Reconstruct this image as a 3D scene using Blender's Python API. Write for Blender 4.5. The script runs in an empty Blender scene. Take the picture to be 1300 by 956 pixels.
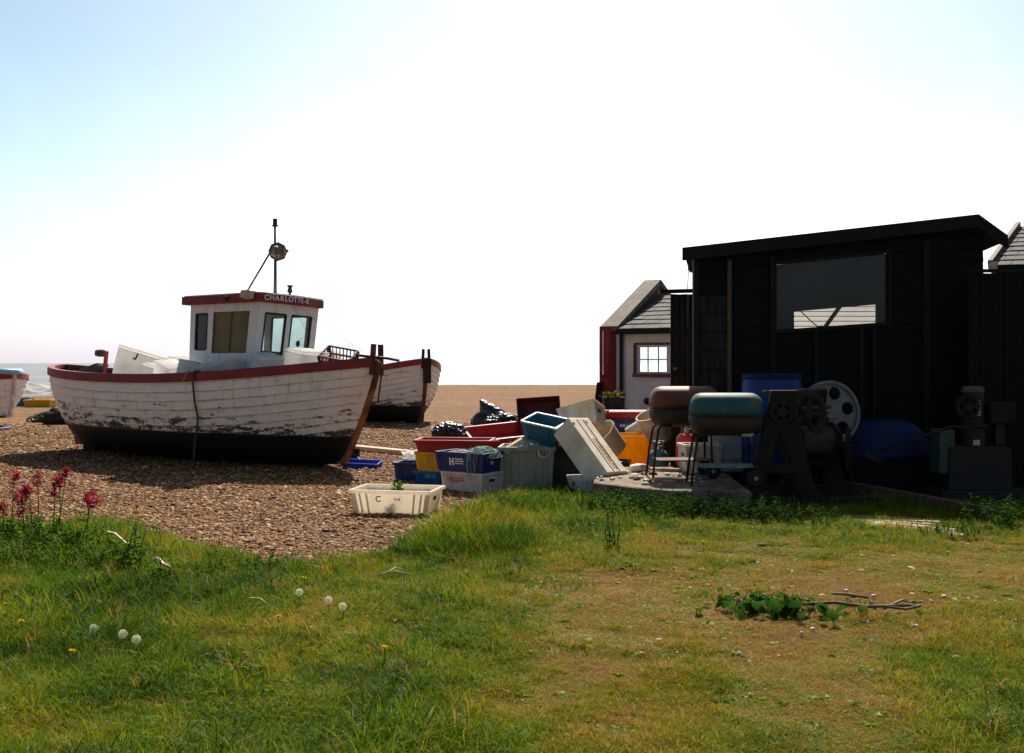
import bpy, bmesh, math, random
import numpy as np
from mathutils import Vector, Matrix, noise
random.seed(7); np.random.seed(7)
S = bpy.context.scene; COL = S.collection
F = 1300.0; HZ = 461.0; EYE = 1.55
PI = math.pi
def R(d): return math.radians(d)
def at(px, py, Y): return Vector(((px-650)/F*Y, Y, EYE-(py-HZ)/F*Y))
def gp(px, py, z=0.0):
    Y = (EYE-z)*F/(py-HZ); return Vector(((px-650)/F*Y, Y, z))

# ------------------------------------------------------------------ mesh builder
class MB:
    def __init__(s): s.v=[]; s.f=[]; s.m=[]; s.mi=0
    def add(s, vs, fs, M=None):
        n=len(s.v)
        for p in vs:
            p=Vector(p); s.v.append(M@p if M is not None else p)
        for f in fs: s.f.append([i+n for i in f]); s.m.append(s.mi)
        return s
    def box(s, c, d, M=None, top=(1,1), shift=(0,0)):
        x,y,z=d[0]/2,d[1]/2,d[2]/2; tx,ty=top; sx,sy=shift
        vs=[(-x,-y,-z),(x,-y,-z),(x,y,-z),(-x,y,-z),(-x*tx+sx,-y*ty+sy,z),(x*tx+sx,-y*ty+sy,z),(x*tx+sx,y*ty+sy,z),(-x*tx+sx,y*ty+sy,z)]
        T=Matrix.Translation(c)
        if M is not None: T=T@(M.to_4x4())
        return s.add(vs,[(0,3,2,1),(4,5,6,7),(0,1,5,4),(1,2,6,5),(2,3,7,6),(3,0,4,7)],T)
    def beam(s, a, b, w, h=None, up=(0,0,1)):
        a=Vector(a); b=Vector(b); h=h or w; d=b-a; L=d.length; d.normalize()
        up=Vector(up); x=d.cross(up)
        if x.length<1e-4: x=d.cross(Vector((1,0,0)))
        x.normalize(); u=x.cross(d)
        M=Matrix((x,d,u)).transposed()
        return s.box((a+b)/2,(w,L,h),M)
    def tube(s, pts, r, n=8, cap=True):
        pts=[Vector(p) for p in pts]; rs=r if isinstance(r,(list,tuple)) else [r]*len(pts)
        base=len(s.v); prev=None
        for i,p in enumerate(pts):
            t=(pts[min(i+1,len(pts)-1)]-pts[max(i-1,0)]).normalized()
            if prev is None:
                x=t.cross(Vector((0,0,1)))
                if x.length<1e-3: x=t.cross(Vector((1,0,0)))
            else: x=prev-t*prev.dot(t)
            if x.length<1e-6: x=t.orthogonal()
            x.normalize(); prev=x; y=t.cross(x)
            for k in range(n):
                a=2*PI*k/n; s.v.append(p+(x*math.cos(a)+y*math.sin(a))*rs[i])
        for i in range(len(pts)-1):
            for k in range(n):
                a=base+i*n+k; b=base+i*n+(k+1)%n
                s.f.append([a,b,b+n,a+n]); s.m.append(s.mi)
        if cap:
            s.f.append([base+k for k in range(n)][::-1]); s.m.append(s.mi)
            e=base+(len(pts)-1)*n; s.f.append([e+k for k in range(n)]); s.m.append(s.mi)
        return s
    def lathe(s, prof, n=24, M=None, closed=False):
        vs=[];fs=[]
        for (r,z) in prof:
            for k in range(n):
                a=2*PI*k/n; vs.append((r*math.cos(a),r*math.sin(a),z))
        m=len(prof)
        for i in range(m-1 if not closed else m):
            j=(i+1)%m
            for k in range(n): fs.append((i*n+k,i*n+(k+1)%n,j*n+(k+1)%n,j*n+k))
        if not closed:
            fs.append(tuple(range(n))[::-1]); fs.append(tuple((m-1)*n+k for k in range(n)))
        return s.add(vs,fs,M)
    def prism(s, poly, a, b, M=None, axis='y'):
        n=len(poly); vs=[]
        for t in (a,b):
            for (p,q) in poly: vs.append((p,t,q) if axis=='y' else ((t,p,q) if axis=='x' else (p,q,t)))
        fs=[tuple(range(n)),tuple(range(n,2*n))[::-1]]+[(i,i+n,(i+1)%n+n,(i+1)%n) for i in range(n)]
        return s.add(vs,fs,M)
    def build(s, name, mats, parent=None, smooth=False, bevel=0, loc=None, M=None, solid=0, fix=True):
        me=bpy.data.meshes.new(name); me.from_pydata([tuple(p) for p in s.v],[],s.f)
        if not isinstance(mats,(list,tuple)): mats=[mats]
        for m in mats: me.materials.append(m)
        if len(mats)>1: me.polygons.foreach_set('material_index',s.m)
        if fix:
            bm=bmesh.new(); bm.from_mesh(me); bmesh.ops.recalc_face_normals(bm,faces=bm.faces); bm.to_mesh(me); bm.free()
        if smooth: me.polygons.foreach_set('use_smooth',[True]*len(me.polygons))
        me.update()
        o=bpy.data.objects.new(name,me); COL.objects.link(o)
        if parent is not None: o.parent=parent
        if loc is not None: o.location=loc
        if M is not None: o.matrix_basis=M
        if bevel:
            b=o.modifiers.new('Bevel','BEVEL'); b.width=bevel; b.segments=2; b.limit_method='ANGLE'; b.angle_limit=R(35)
        if smooth=='auto':
            try:
                me.set_sharp_from_angle(angle=R(40))
            except Exception: pass
        return o
def tag(o,label=None,cat=None,group=None,kind=None):
    if label: o['label']=label
    if cat: o['category']=cat
    if group: o['group']=group
    if kind: o['kind']=kind
    return o
def thing(name,label,cat,loc=(0,0,0),rz=0,group=None,M=None):
    o=bpy.data.objects.new(name,None); COL.objects.link(o); o.empty_display_size=.2
    if M is not None: o.matrix_basis=M
    else: o.location=loc; o.rotation_euler=(0,0,rz)
    return tag(o,label,cat,group)
def frame(loc, x=None, y=None, z=None):
    """placing matrix from two axes (the third follows)"""
    if z is not None and y is not None:
        z=Vector(z).normalized(); y=Vector(y); y=(y-z*y.dot(z)).normalized(); x=y.cross(z)
    elif z is not None and x is not None:
        z=Vector(z).normalized(); x=Vector(x); x=(x-z*x.dot(z)).normalized(); y=z.cross(x)
    m=Matrix((x,y,z)).transposed().to_4x4(); m.translation=Vector(loc); return m
def rot(loc,rz=0,rx=0,ry=0,order='ZYX'):
    return Matrix.Translation(loc)@Matrix.Rotation(R(rz),4,'Z')@Matrix.Rotation(R(ry),4,'Y')@Matrix.Rotation(R(rx),4,'X')

# ------------------------------------------------------------------ materials
def newmat(name):
    m=bpy.data.materials.new(name); m.use_nodes=True; nt=m.node_tree
    for n in list(nt.nodes): nt.nodes.remove(n)
    out=nt.nodes.new('ShaderNodeOutputMaterial'); b=nt.nodes.new('ShaderNodeBsdfPrincipled')
    nt.links.new(b.outputs[0],out.inputs[0]); return m,nt,b,out
def nd(nt,t,**kw):
    n=nt.nodes.new(t)
    for k,v in kw.items(): setattr(n,k,v)
    return n
def lk(nt,a,b): nt.links.new(a,b)
def objco(nt, scale=(1,1,1)):
    tc=nd(nt,'ShaderNodeTexCoord'); mp=nd(nt,'ShaderNodeMapping'); mp.inputs['Scale'].default_value=scale
    lk(nt,tc.outputs['Object'],mp.inputs[0]); return mp.outputs[0]
def noise_n(nt,co,scale,detail=4,rough=.55,dist=0):
    n=nd(nt,'ShaderNodeTexNoise'); n.inputs['Scale'].default_value=scale; n.inputs['Detail'].default_value=detail
    n.inputs['Roughness'].default_value=rough; n.inputs['Distortion'].default_value=dist
    if co is not None: lk(nt,co,n.inputs['Vector'])
    return n.outputs[0]
def ramp(nt,fac,stops):
    r=nd(nt,'ShaderNodeValToRGB'); e=r.color_ramp.elements
    while len(e)<len(stops): e.new(.5)
    for i,(p,c) in enumerate(stops):
        e[i].position=p; e[i].color=(c[0],c[1],c[2],1) if isinstance(c,(tuple,list)) else (c,c,c,1)
    lk(nt,fac,r.inputs[0]); return r.outputs[0]
def mixc(nt,fac,a,b,mode='MIX'):
    m=nd(nt,'ShaderNodeMix',data_type='RGBA',blend_type=mode)
    for sock,v in ((m.inputs[0],fac),(m.inputs[6],a),(m.inputs[7],b)):
        if hasattr(v,'links'): lk(nt,v,sock)
        elif isinstance(v,(int,float)): sock.default_value=v
        else: sock.default_value=(v[0],v[1],v[2],1)
    return m.outputs[2]
def mth(nt,op,a,b=0,clamp=False):
    m=nd(nt,'ShaderNodeMath',operation=op); m.use_clamp=clamp
    for i,v in enumerate((a,b)):
        if hasattr(v,'links'): lk(nt,v,m.inputs[i])
        else: m.inputs[i].default_value=v
    return m.outputs[0]
def bump(nt,b,h,strength=.4,dist=.01):
    n=nd(nt,'ShaderNodeBump'); n.inputs['Strength'].default_value=strength; n.inputs['Distance'].default_value=dist
    lk(nt,h,n.inputs['Height']); lk(nt,n.outputs[0],b.inputs['Normal'])
def mat(name,c,c2=None,rough=.6,scale=6,stretch=(1,1,1),bmp=.25,bd=.004,metal=0,lo=.4,hi=.65,spec=.4,trans=0):
    m,nt,b,out=newmat(name); co=objco(nt,stretch)
    n1=noise_n(nt,co,scale,6,.62); f=ramp(nt,n1,[(lo,0),(hi,1)])
    if c2 is None: c2=tuple(x*.7 for x in c)
    col=mixc(nt,f,c,c2); lk(nt,col,b.inputs['Base Color'])
    b.inputs['Roughness'].default_value=rough; b.inputs['Metallic'].default_value=metal
    b.inputs['Specular IOR Level'].default_value=spec
    n2=noise_n(nt,co,scale*5,4,.6); bump(nt,b,n2,bmp,bd)
    if trans:
        t=nd(nt,'ShaderNodeBsdfTranslucent'); lk(nt,col,t.inputs[0]); mx=nd(nt,'ShaderNodeMixShader'); mx.inputs[0].default_value=trans
        lk(nt,b.outputs[0],mx.inputs[1]); lk(nt,t.outputs[0],mx.inputs[2]); lk(nt,mx.outputs[0],out.inputs[0])
    return m
def plastic(name,c,dirt=(.12,.09,.06),amt=.5,rough=.45,trans=0):
    return mat(name,c,tuple(a*(1-amt)+d*amt for a,d in zip(c,dirt)),rough,8,(1,1,.5),.25,.003,0,.40,.70,.3,trans)

M={}
M['white_plastic']=plastic('white_plastic',(.78,.75,.68),(.3,.22,.13),.35,.5,.25)
M['thin_white']=plastic('thin_white',(.86,.80,.69),(.35,.25,.14),.18,.5,.55)
M['board_white']=mat('board_white',(.86,.78,.62),(.66,.52,.33),.6,4,(1,1,.35),.3,.004)
M['foam_white']=mat('foam_white',(.93,.92,.89),(.76,.70,.60),.7,4,(1,1,1),.3,.003,lo=.5,hi=.85,trans=.75)
M['red_plastic']=plastic('red_plastic',(.42,.02,.02),(.08,.03,.02),.45,.4)
M['blue_plastic']=plastic('blue_plastic',(.012,.03,.16),(.03,.03,.04),.45,.4)
M['bright_blue']=plastic('bright_blue',(.03,.09,.55),(.03,.05,.12),.3,.4,.15)
M['cyan_blue']=plastic('cyan_blue',(.01,.14,.35),(.03,.04,.05),.5,.4)
M['teal_plastic']=plastic('teal_plastic',(.02,.13,.21),(.04,.07,.08),.5,.45)
M['rim_white']=plastic('rim_white',(.72,.74,.74),(.3,.28,.25),.3,.5)
M['yellow_plastic']=plastic('yellow_plastic',(.78,.42,.01),(.22,.13,.03),.4,.45)
M['orange_tub']=plastic('orange_tub',(.88,.46,.01),(.35,.16,.03),.25,.45,.40)
M['grey_plastic']=plastic('grey_plastic',(.30,.30,.24),(.12,.11,.08),.55,.55)
M['beige_plastic']=plastic('beige_plastic',(.66,.52,.36),(.35,.25,.15),.4,.5,.2)
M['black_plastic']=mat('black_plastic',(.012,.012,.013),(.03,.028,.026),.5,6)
M['maroon']=mat('maroon',(.085,.018,.014),(.03,.012,.01),.6,4)
M['red_paint']=mat('red_paint',(.36,.022,.022),(.17,.02,.018),.55,7,(1,1,1),.3,.003,lo=.38,hi=.7)
M['gunwale_red']=mat('gunwale_red',(.30,.022,.024),(.12,.03,.025),.6,5,(.6,1,1),.4,.004,lo=.35,hi=.7)
M['stem_rust']=mat('stem_rust',(.33,.13,.035),(.05,.03,.02),.75,5,(1,1,.5),.5,.006,lo=.4,hi=.6)
M['dark_red_post']=mat('dark_red_post',(.16,.03,.02),(.05,.02,.015),.7,7)
M['rust']=mat('rust',(.036,.015,.009),(.015,.008,.006),.8,8,(1,1,1),.6,.006)
M['rust_light']=mat('rust_light',(.17,.08,.045),(.06,.028,.018),.65,9,(1,1,1),.5,.004)
M['iron']=mat('iron',(.014,.012,.011),(.026,.017,.012),.65,9,(1,1,1),.5,.004)
M['steel']=mat('steel',(.42,.42,.43),(.25,.2,.17),.4,9,(1,1,1),.2,.002,.7)
M['tar']=mat('tar',(.0045,.004,.0037),(.0085,.0075,.0065),.75,3,(1,1,4),.5,.005,spec=.2)
M['tar_batten']=mat('tar_batten',(.014,.012,.0105),(.008,.007,.0065),.7,6,(1,1,.3),.5,.004,spec=.25)
M['grey_wood']=mat('grey_wood',(.034,.028,.023),(.014,.012,.010),.85,5,(4,4,.35),.6,.006,spec=.2)
M['worn_batten']=mat('worn_batten',(.13,.10,.065),(.05,.04,.03),.8,6,(1,1,.3),.5,.004)
M['wood']=mat('wood',(.36,.25,.14),(.17,.11,.06),.75,4,(1,6,6),.4,.004)
M['wood_pale']=mat('wood_pale',(.52,.40,.25),(.33,.23,.13),.75,4,(1,6,6),.4,.004)
M['wood_brown']=mat('wood_brown',(.15,.075,.04),(.07,.04,.025),.75,4,(1,6,6),.4,.004)
M['slate']=mat('slate',(.115,.11,.10),(.06,.06,.057),.9,3.5,(1,1,1),.4,.006)
M['coping']=mat('coping',(.20,.165,.115),(.11,.09,.06),.85,6,(1,1,1),.6,.01)
M['render_white']=mat('render_white',(.84,.81,.79),(.72,.68,.65),.85,3,(1,1,1),.3,.004)
M['concrete']=mat('concrete',(.22,.16,.10),(.07,.048,.03),.9,5,(1,1,1),.7,.02)
M['hut_white']=mat('hut_white',(.80,.79,.76),(.50,.42,.32),.5,9,(1,1,.16),.15,.002,lo=.52,hi=.85)
M['gear_black']=M['iron']
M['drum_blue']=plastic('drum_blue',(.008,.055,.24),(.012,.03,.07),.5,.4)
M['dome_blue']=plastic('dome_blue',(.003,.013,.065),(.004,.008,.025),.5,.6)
M['gas_teal']=mat('gas_teal',(.035,.14,.20),(.10,.10,.08),.45,6,(1,1,1),.2,.002)
M['gas_red']=mat('gas_red',(.62,.045,.02),(.42,.035,.02),.45,3,(1,1,1),.2,.002)
M['bbq_rust']=mat('bbq_rust',(.15,.036,.016),(.21,.07,.035),.6,5,(1,1,1),.2,.003,lo=.35,hi=.65)
M['bbq_bowl']=mat('bbq_bowl',(.035,.022,.018),(.06,.035,.025),.6,8)
M['net_green']=mat('net_green',(.30,.42,.36),(.18,.28,.25),.8,9)
M['net_pale']=mat('net_pale',(.55,.58,.52),(.38,.40,.34),.8,9)
M['net_dark']=mat('net_dark',(.03,.075,.075),(.02,.04,.04),.8,9)
M['cord_white']=mat('cord_white',(.7,.68,.6),(.5,.46,.4),.8,9)
M['rope']=mat('rope',(.085,.055,.035),(.05,.03,.02),.9,9)
M['rope_pale']=mat('rope_pale',(.42,.28,.17),(.25,.17,.1),.9,9)
M['tyre']=mat('tyre',(.014,.014,.014),(.022,.021,.02),.8,9)
M['bag']=mat('bag',(.006,.006,.007),(.01,.01,.011),.22,3,(1,1,1),.9,.03,spec=.6)
M['letter_white']=mat('letter_white',(.85,.85,.85),(.8,.8,.8),.5)
M['letter_red']=mat('letter_red',(.45,.05,.03),(.35,.08,.05),.6)
M['letter_blue']=mat('letter_blue',(.03,.05,.35),(.05,.06,.3),.6)
M['paper']=mat('paper',(.5,.52,.42),(.36,.36,.3),.7,30)
M['inner_blue']=mat('inner_blue',(.02,.035,.11),(.03,.03,.05),.6,5)
M['deck']=mat('deck',(.14,.12,.1),(.07,.06,.05),.8,5)
M['panel_tan']=mat('panel_tan',(.22,.17,.075),(.13,.11,.05),.7,2,(1,1,.4))
M['dark_in']=mat('dark_in',(.04,.04,.042),(.03,.03,.03),.7)
M['pot']=mat('pot',(.02,.025,.028),(.012,.012,.012),.6)
M['rag']=mat('rag',(.36,.31,.22),(.2,.17,.12),.9,7,(1,1,1),.6,.01)
M['straw']=mat('straw',(.62,.50,.32),(.45,.34,.2),.8,9)
M['twig']=mat('twig',(.12,.08,.055),(.2,.14,.1),.85,9)
M['stone_pale']=mat('stone_pale',(.62,.56,.48),(.4,.33,.27),.7,12)

def bbq_teal():
    m,nt,b,out=newmat('bbq_teal'); co=objco(nt)
    n=noise_n(nt,co,7,6,.65); f=ramp(nt,n,[(.57,0),(.61,1)])
    n3=noise_n(nt,co,3,3,.5); base=mixc(nt,n3,(.018,.082,.082),(.04,.125,.118))
    col=mixc(nt,f,base,(.20,.10,.045)); lk(nt,col,b.inputs['Base Color']); b.inputs['Roughness'].default_value=.62; b.inputs['Specular IOR Level'].default_value=.3
    bump(nt,b,noise_n(nt,co,30,4),.2,.003); return m
M['bbq_teal']=bbq_teal()
def glass(name,tint=(.9,.95,.95),rough=.03,mixf=.12,alpha_dirt=0):
    m,nt,b,out=newmat(name); nt.nodes.remove(b)
    t=nd(nt,'ShaderNodeBsdfTransparent'); t.inputs[0].default_value=(*tint,1)
    g=nd(nt,'ShaderNodeBsdfGlossy'); g.inputs['Roughness'].default_value=rough
    mx=nd(nt,'ShaderNodeMixShader'); fr=nd(nt,'ShaderNodeFresnel'); fr.inputs[0].default_value=1.5
    lk(nt,fr.outputs[0],mx.inputs[0]); lk(nt,t.outputs[0],mx.inputs[1]); lk(nt,g.outputs[0],mx.inputs[2])
    last=mx.outputs[0]
    if alpha_dirt:
        d=nd(nt,'ShaderNodeBsdfDiffuse'); d.inputs[0].default_value=(.20,.20,.21,1)
        co=objco(nt); n=ramp(nt,noise_n(nt,co,1.4,6,.65),[(.35,alpha_dirt*.35),(.75,alpha_dirt*1.5)])
        m2=nd(nt,'ShaderNodeMixShader'); lk(nt,n,m2.inputs[0]); lk(nt,last,m2.inputs[1]); lk(nt,d.outputs[0],m2.inputs[2]); last=m2.outputs[0]
    lk(nt,last,out.inputs[0]); return m
M['glass']=glass('window_glass'); M['glass_dirty']=glass('dirty_glass',(.72,.73,.74),.08,.1,.24)
M['glass_grey']=glass('grey_glass',(.75,.85,.83),.05,.1,.25)

def hull_mat(name,black_z,stain_z,white=(.66,.60,.57),black=(.0075,.007,.007)):
    m,nt,b,out=newmat(name)
    tc=nd(nt,'ShaderNodeTexCoord'); sp=nd(nt,'ShaderNodeSeparateXYZ'); lk(nt,tc.outputs['Object'],sp.inputs[0]); z=sp.outputs['Z']
    co=objco(nt,(.55,.55,2.2)); big=noise_n(nt,co,1.6,4,.6); med=noise_n(nt,co,6,6,.68); fine=noise_n(nt,objco(nt,(1,1,1)),28,5,.65)
    streak=noise_n(nt,objco(nt,(7,7,.7)),1.8,5,.6)
    base=mixc(nt,ramp(nt,med,[(.4,0),(.75,1)]),white,tuple(x*.86 for x in white))
    la=nd(nt,'ShaderNodeAttribute',attribute_type='GEOMETRY',attribute_name='lap').outputs['Fac']
    base=mixc(nt,ramp(nt,streak,[(.55,0),(.74,.5)]),base,(.42,.28,.11))            # rust runs from the nails
    seam=mth(nt,'MULTIPLY',ramp(nt,la,[(.60,0),(.97,1)]),ramp(nt,med,[(.36,.05),(.66,.75)])); base=mixc(nt,seam,base,(.24,.15,.06))   # dirt held under each lap
    zz=mth(nt,'ADD',z,mth(nt,'MULTIPLY',mth(nt,'SUBTRACT',big,.5),-.8))
    up=ramp(nt,mth(nt,'DIVIDE',zz,stain_z*1.5),[(.22,1),(.80,0)])
    mk=ramp(nt,mth(nt,'ADD',mth(nt,'ADD',mth(nt,'MULTIPLY',med,.65),mth(nt,'MULTIPLY',fine,.35)),mth(nt,'ADD',mth(nt,'MULTIPLY',up,.235),mth(nt,'MULTIPLY',mth(nt,'MULTIPLY',la,up),.05))),[(.655,0),(.70,.95)])
    base=mixc(nt,mk,base,(.028,.030,.014))                                          # algae and worn tar
    speck=ramp(nt,mth(nt,'MULTIPLY',fine,med),[(.34,0),(.42,.7)])
    base=mixc(nt,speck,base,(.06,.045,.035))
    zb=mth(nt,'ADD',z,mth(nt,'MULTIPLY',mth(nt,'SUBTRACT',med,.5),.10))
    bl=ramp(nt,zb,[(black_z-.012,1),(black_z+.012,0)])
    col=mixc(nt,bl,base,black); lk(nt,col,b.inputs['Base Color']); b.inputs['Roughness'].default_value=.62
    b.inputs['Specular IOR Level'].default_value=.3
    bump(nt,b,mth(nt,'ADD',med,mth(nt,'MULTIPLY',fine,.4)),.35,.006); return m
M['hull_a']=hull_mat('boat_hull_paint',.49,.95,(.88,.82,.72))
M['hull_b']=hull_mat('far_boat_hull_paint',.47,.95,(.80,.74,.65),(.014,.009,.007))
M['hull_c']=hull_mat('left_boat_hull_paint',.25,.35,(.90,.88,.82),(.10,.05,.04))

def brick_mat():
    m,nt,b,out=newmat('old_brick'); co=objco(nt)
    mp=nd(nt,'ShaderNodeMapping'); mp.inputs['Rotation'].default_value=(R(90),0,0); lk(nt,co,mp.inputs[0])
    br=nd(nt,'ShaderNodeTexBrick'); lk(nt,mp.outputs[0],br.inputs[0]); br.inputs['Scale'].default_value=1
    br.inputs['Brick Width'].default_value=.215; br.inputs['Row Height'].default_value=.075; br.inputs['Mortar Size'].default_value=.008
    br.inputs['Color1'].default_value=(.10,.025,.02,1); br.inputs['Color2'].default_value=(.07,.02,.016,1); br.inputs['Mortar'].default_value=(.09,.06,.05,1)
    lk(nt,br.outputs[0],b.inputs['Base Color']); b.inputs['Roughness'].default_value=.9; bump(nt,b,br.outputs[1],-.5,.006); return m
M['brick']=brick_mat()

# leaf style materials: colour from an attribute, light through the blade
def leaf_mat(name,stops,attr=None,trans=.42,rough=.62,spec=0.0):
    m,nt,b,out=newmat(name)
    if attr:
        a=nd(nt,'ShaderNodeAttribute',attribute_type=attr[0],attribute_name=attr[1]); fac=a.outputs['Fac']
    else: fac=noise_n(nt,objco(nt),9,3,.6)
    col=ramp(nt,fac,stops); lk(nt,col,b.inputs['Base Color']); b.inputs['Roughness'].default_value=rough; b.inputs['Specular IOR Level'].default_value=spec
    t=nd(nt,'ShaderNodeBsdfTranslucent'); lk(nt,mixc(nt,1.0,col,(1.0,1.0,.55),'MULTIPLY'),t.inputs[0])
    mx=nd(nt,'ShaderNodeMixShader'); mx.inputs[0].default_value=trans
    lk(nt,b.outputs[0],mx.inputs[1]); lk(nt,t.outputs[0],mx.inputs[2]); lk(nt,mx.outputs[0],out.inputs[0]); return m
M['blade']=leaf_mat('grass_blade',[(0,(.014,.040,.004)),(.2,(.055,.125,.006)),(.42,(.17,.245,.010)),(.6,(.30,.26,.022)),(.78,(.40,.23,.045)),(.9,(.42,.23,.075)),(1,(.25,.12,.055))],('INSTANCER','tint'),trans=.40,rough=.5,spec=.08)
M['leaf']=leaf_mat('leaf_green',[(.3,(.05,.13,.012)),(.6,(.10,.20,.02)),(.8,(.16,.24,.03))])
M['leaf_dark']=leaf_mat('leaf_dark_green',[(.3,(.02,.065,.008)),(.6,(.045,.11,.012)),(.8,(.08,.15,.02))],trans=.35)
M['stalk']=mat('stalk',(.07,.085,.025),(.10,.07,.03),.7,20)
M['valerian_red']=leaf_mat('valerian_red',[(.3,(.22,.004,.025)),(.6,(.40,.03,.10)),(.8,(.52,.07,.17))],trans=.45)
M['dandelion_yellow']=leaf_mat('dandelion_yellow',[(.3,(.75,.42,.01)),(.7,(.85,.60,.02))],trans=.3)
M['seed_white']=leaf_mat('seed_white',[(.3,(.75,.72,.66)),(.7,(.86,.84,.8))],trans=.4)
M['tar_felt']=mat('roof_felt',(.02,.019,.018),(.035,.032,.03),.85,5,(1,1,1),.5,.006,spec=.2)
M['lean_boards']=mat('lean_boards',(.50,.45,.37),(.36,.31,.25),.7,3,(.5,6,6),.3,.004)
M['stem_rust_b']=mat('brick_trim',(.22,.09,.06),(.13,.05,.035),.85,14,(1,1,1),.5,.006)
M['dark_glass']=mat('dark_glass',(.05,.053,.058),(.09,.09,.09),.15,2,(1,1,1),.02,.001,spec=.6)
M['mast_paint']=mat('mast_paint',(.05,.07,.11),(.03,.03,.04),.5,6)
M['lamp_dark']=mat('lamp_dark',(.07,.015,.015),(.03,.01,.01),.4,6)
M['reflector']=mat('reflector',(.13,.10,.085),(.22,.18,.14),.5,6,spec=.5)
M['pale_blue']=plastic('pale_blue',(.22,.52,.72),(.2,.25,.3),.25,.5)
M['hull_white_post']=mat('hull_white_post',(.78,.75,.68),(.45,.30,.16),.6,6)
M['rust_dark']=mat('rust_dark',(.028,.012,.008),(.012,.007,.005),.85,7,(1,1,.5),.6,.006)
M['wheel_grey']=mat('wheel_grey',(.24,.235,.235),(.16,.145,.13),.5,7,(1,1,1),.2,.002)
M['shelf_teal']=mat('shelf_teal',(.25,.34,.30),(.12,.12,.09),.7,7)
M['grey_white']=mat('grey_white',(.42,.42,.44),(.26,.25,.25),.7,4)
M['tank_green']=mat('tank_green',(.045,.075,.055),(.03,.035,.03),.6,6)
M['pink_red']=mat('pink_red',(.55,.10,.09),(.4,.08,.07),.6,6)
M['net_black']=mat('net_black',(.015,.018,.018),(.03,.035,.035),.8,20,(1,1,1),1,.03)
M['leaf_yellow']=leaf_mat('leaf_yellow',[(.3,(.09,.12,.02)),(.6,(.20,.21,.04)),(.8,(.30,.26,.07))])

M['letter_faint']=mat('letter_faint',(.22,.22,.42),(.40,.38,.42),.6)
EXPO=0.7; HAZE=0.58; PEB=1.0; GRS=1.0
# ------------------------------------------------------------------ world, sun, camera
SUN=Vector((.13,.95,1.0)).normalized(); SEL=math.asin(SUN.z); SAZ=math.atan2(SUN.x,SUN.y)
W=bpy.data.worlds.new('World'); S.world=W; W.use_nodes=True
wn=W.node_tree; bg=wn.nodes['Background']
sky=wn.nodes.new('ShaderNodeTexSky'); sky.sky_type='NISHITA'; sky.sun_disc=False
sky.sun_elevation=SEL; sky.sun_rotation=SAZ; sky.air_density=1.0; sky.dust_density=2.2; sky.ozone_density=2.0; sky.altitude=0
wn.links.new(sky.outputs[0],bg.inputs[0]); bg.inputs[1].default_value=.055
# bright sea haze round the sun's side of the sky
tcw=nd(wn,'ShaderNodeTexCoord'); hv=Vector((math.sin(R(3)),math.cos(R(3)),.14)).normalized()
dp=nd(wn,'ShaderNodeVectorMath',operation='DOT_PRODUCT'); wn.links.new(tcw.outputs['Generated'],dp.inputs[0]); dp.inputs[1].default_value=hv
spz=nd(wn,'ShaderNodeSeparateXYZ'); wn.links.new(tcw.outputs['Generated'],spz.inputs[0])
hz_c=ramp(wn,dp.outputs['Value'],[(0,(0,0,0)),(.55,(.08,.14,.17)),(.84,(.34,.56,.64)),(.90,(.48,.68,.75)),(.945,(.66,.82,.87)),(.988,(1.08,1.08,1.04))])
low=ramp(wn,spz.outputs['Z'],[(0,(.62,.80,1.06)),(.02,(.68,.84,1.06)),(.06,(.86,.94,1.05)),(.10,(1.02,1.02,1.02)),(.19,(.62,.64,.64)),(.27,(.36,.44,.44)),(.34,(.24,.33,.33)),(.6,(.06,.08,.08)),(.9,(0,0,0))])
wisp=noise_n(wn,tcw.outputs['Generated'],3.2,5,.6,.6)
tot=mixc(wn,1.0,hz_c,low,'MULTIPLY'); floor_=ramp(wn,spz.outputs['Z'],[(0,(.62,.62,.66)),(.05,(.55,.57,.60)),(.20,(.22,.26,.28)),(.34,(0,0,0))])
fm=ramp(wn,dp.outputs['Value'],[(.55,0),(.85,1)])
tot=mixc(wn,1.0,tot,mixc(wn,1.0,floor_,fm,'MULTIPLY'),'LIGHTEN')
tot=mixc(wn,ramp(wn,wisp,[(.52,0),(.72,.30)]),tot,mixc(wn,1.0,tot,(1.9,1.7,1.6),'MULTIPLY'))
bg2=nd(wn,'ShaderNodeBackground'); wn.links.new(tot,bg2.inputs[0]); bg2.inputs[1].default_value=HAZE
ads=nd(wn,'ShaderNodeAddShader'); wn.links.new(bg.outputs[0],ads.inputs[0]); wn.links.new(bg2.outputs[0],ads.inputs[1]); wn.links.new(ads.outputs[0],wn.nodes['World Output'].inputs[0])
L=bpy.data.lights.new('sun','SUN'); L.energy=5.0; L.angle=R(.53); L.color=(1,.93,.82)
so=bpy.data.objects.new('sun',L); COL.objects.link(so); so.rotation_euler=SUN.to_track_quat('Z','Y').to_euler(); so.location=(3,12,15)
cam=bpy.data.cameras.new('camera'); co_=bpy.data.objects.new('camera',cam); COL.objects.link(co_); S.camera=co_
co_.location=(0,0,EYE); co_.rotation_euler=(R(90),0,0); cam.lens=36; cam.sensor_width=36; cam.sensor_fit='HORIZONTAL'
cam.shift_y=-17/1300; cam.clip_start=.05; cam.clip_end=30000
S.view_settings.view_transform='Standard'; S.view_settings.look='None'; S.view_settings.gamma=1; S.view_settings.exposure=EXPO
S.cycles.max_bounces=6; S.cycles.diffuse_bounces=2; S.cycles.glossy_bounces=3; S.cycles.transparent_max_bounces=16; S.cycles.use_denoising=True

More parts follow.
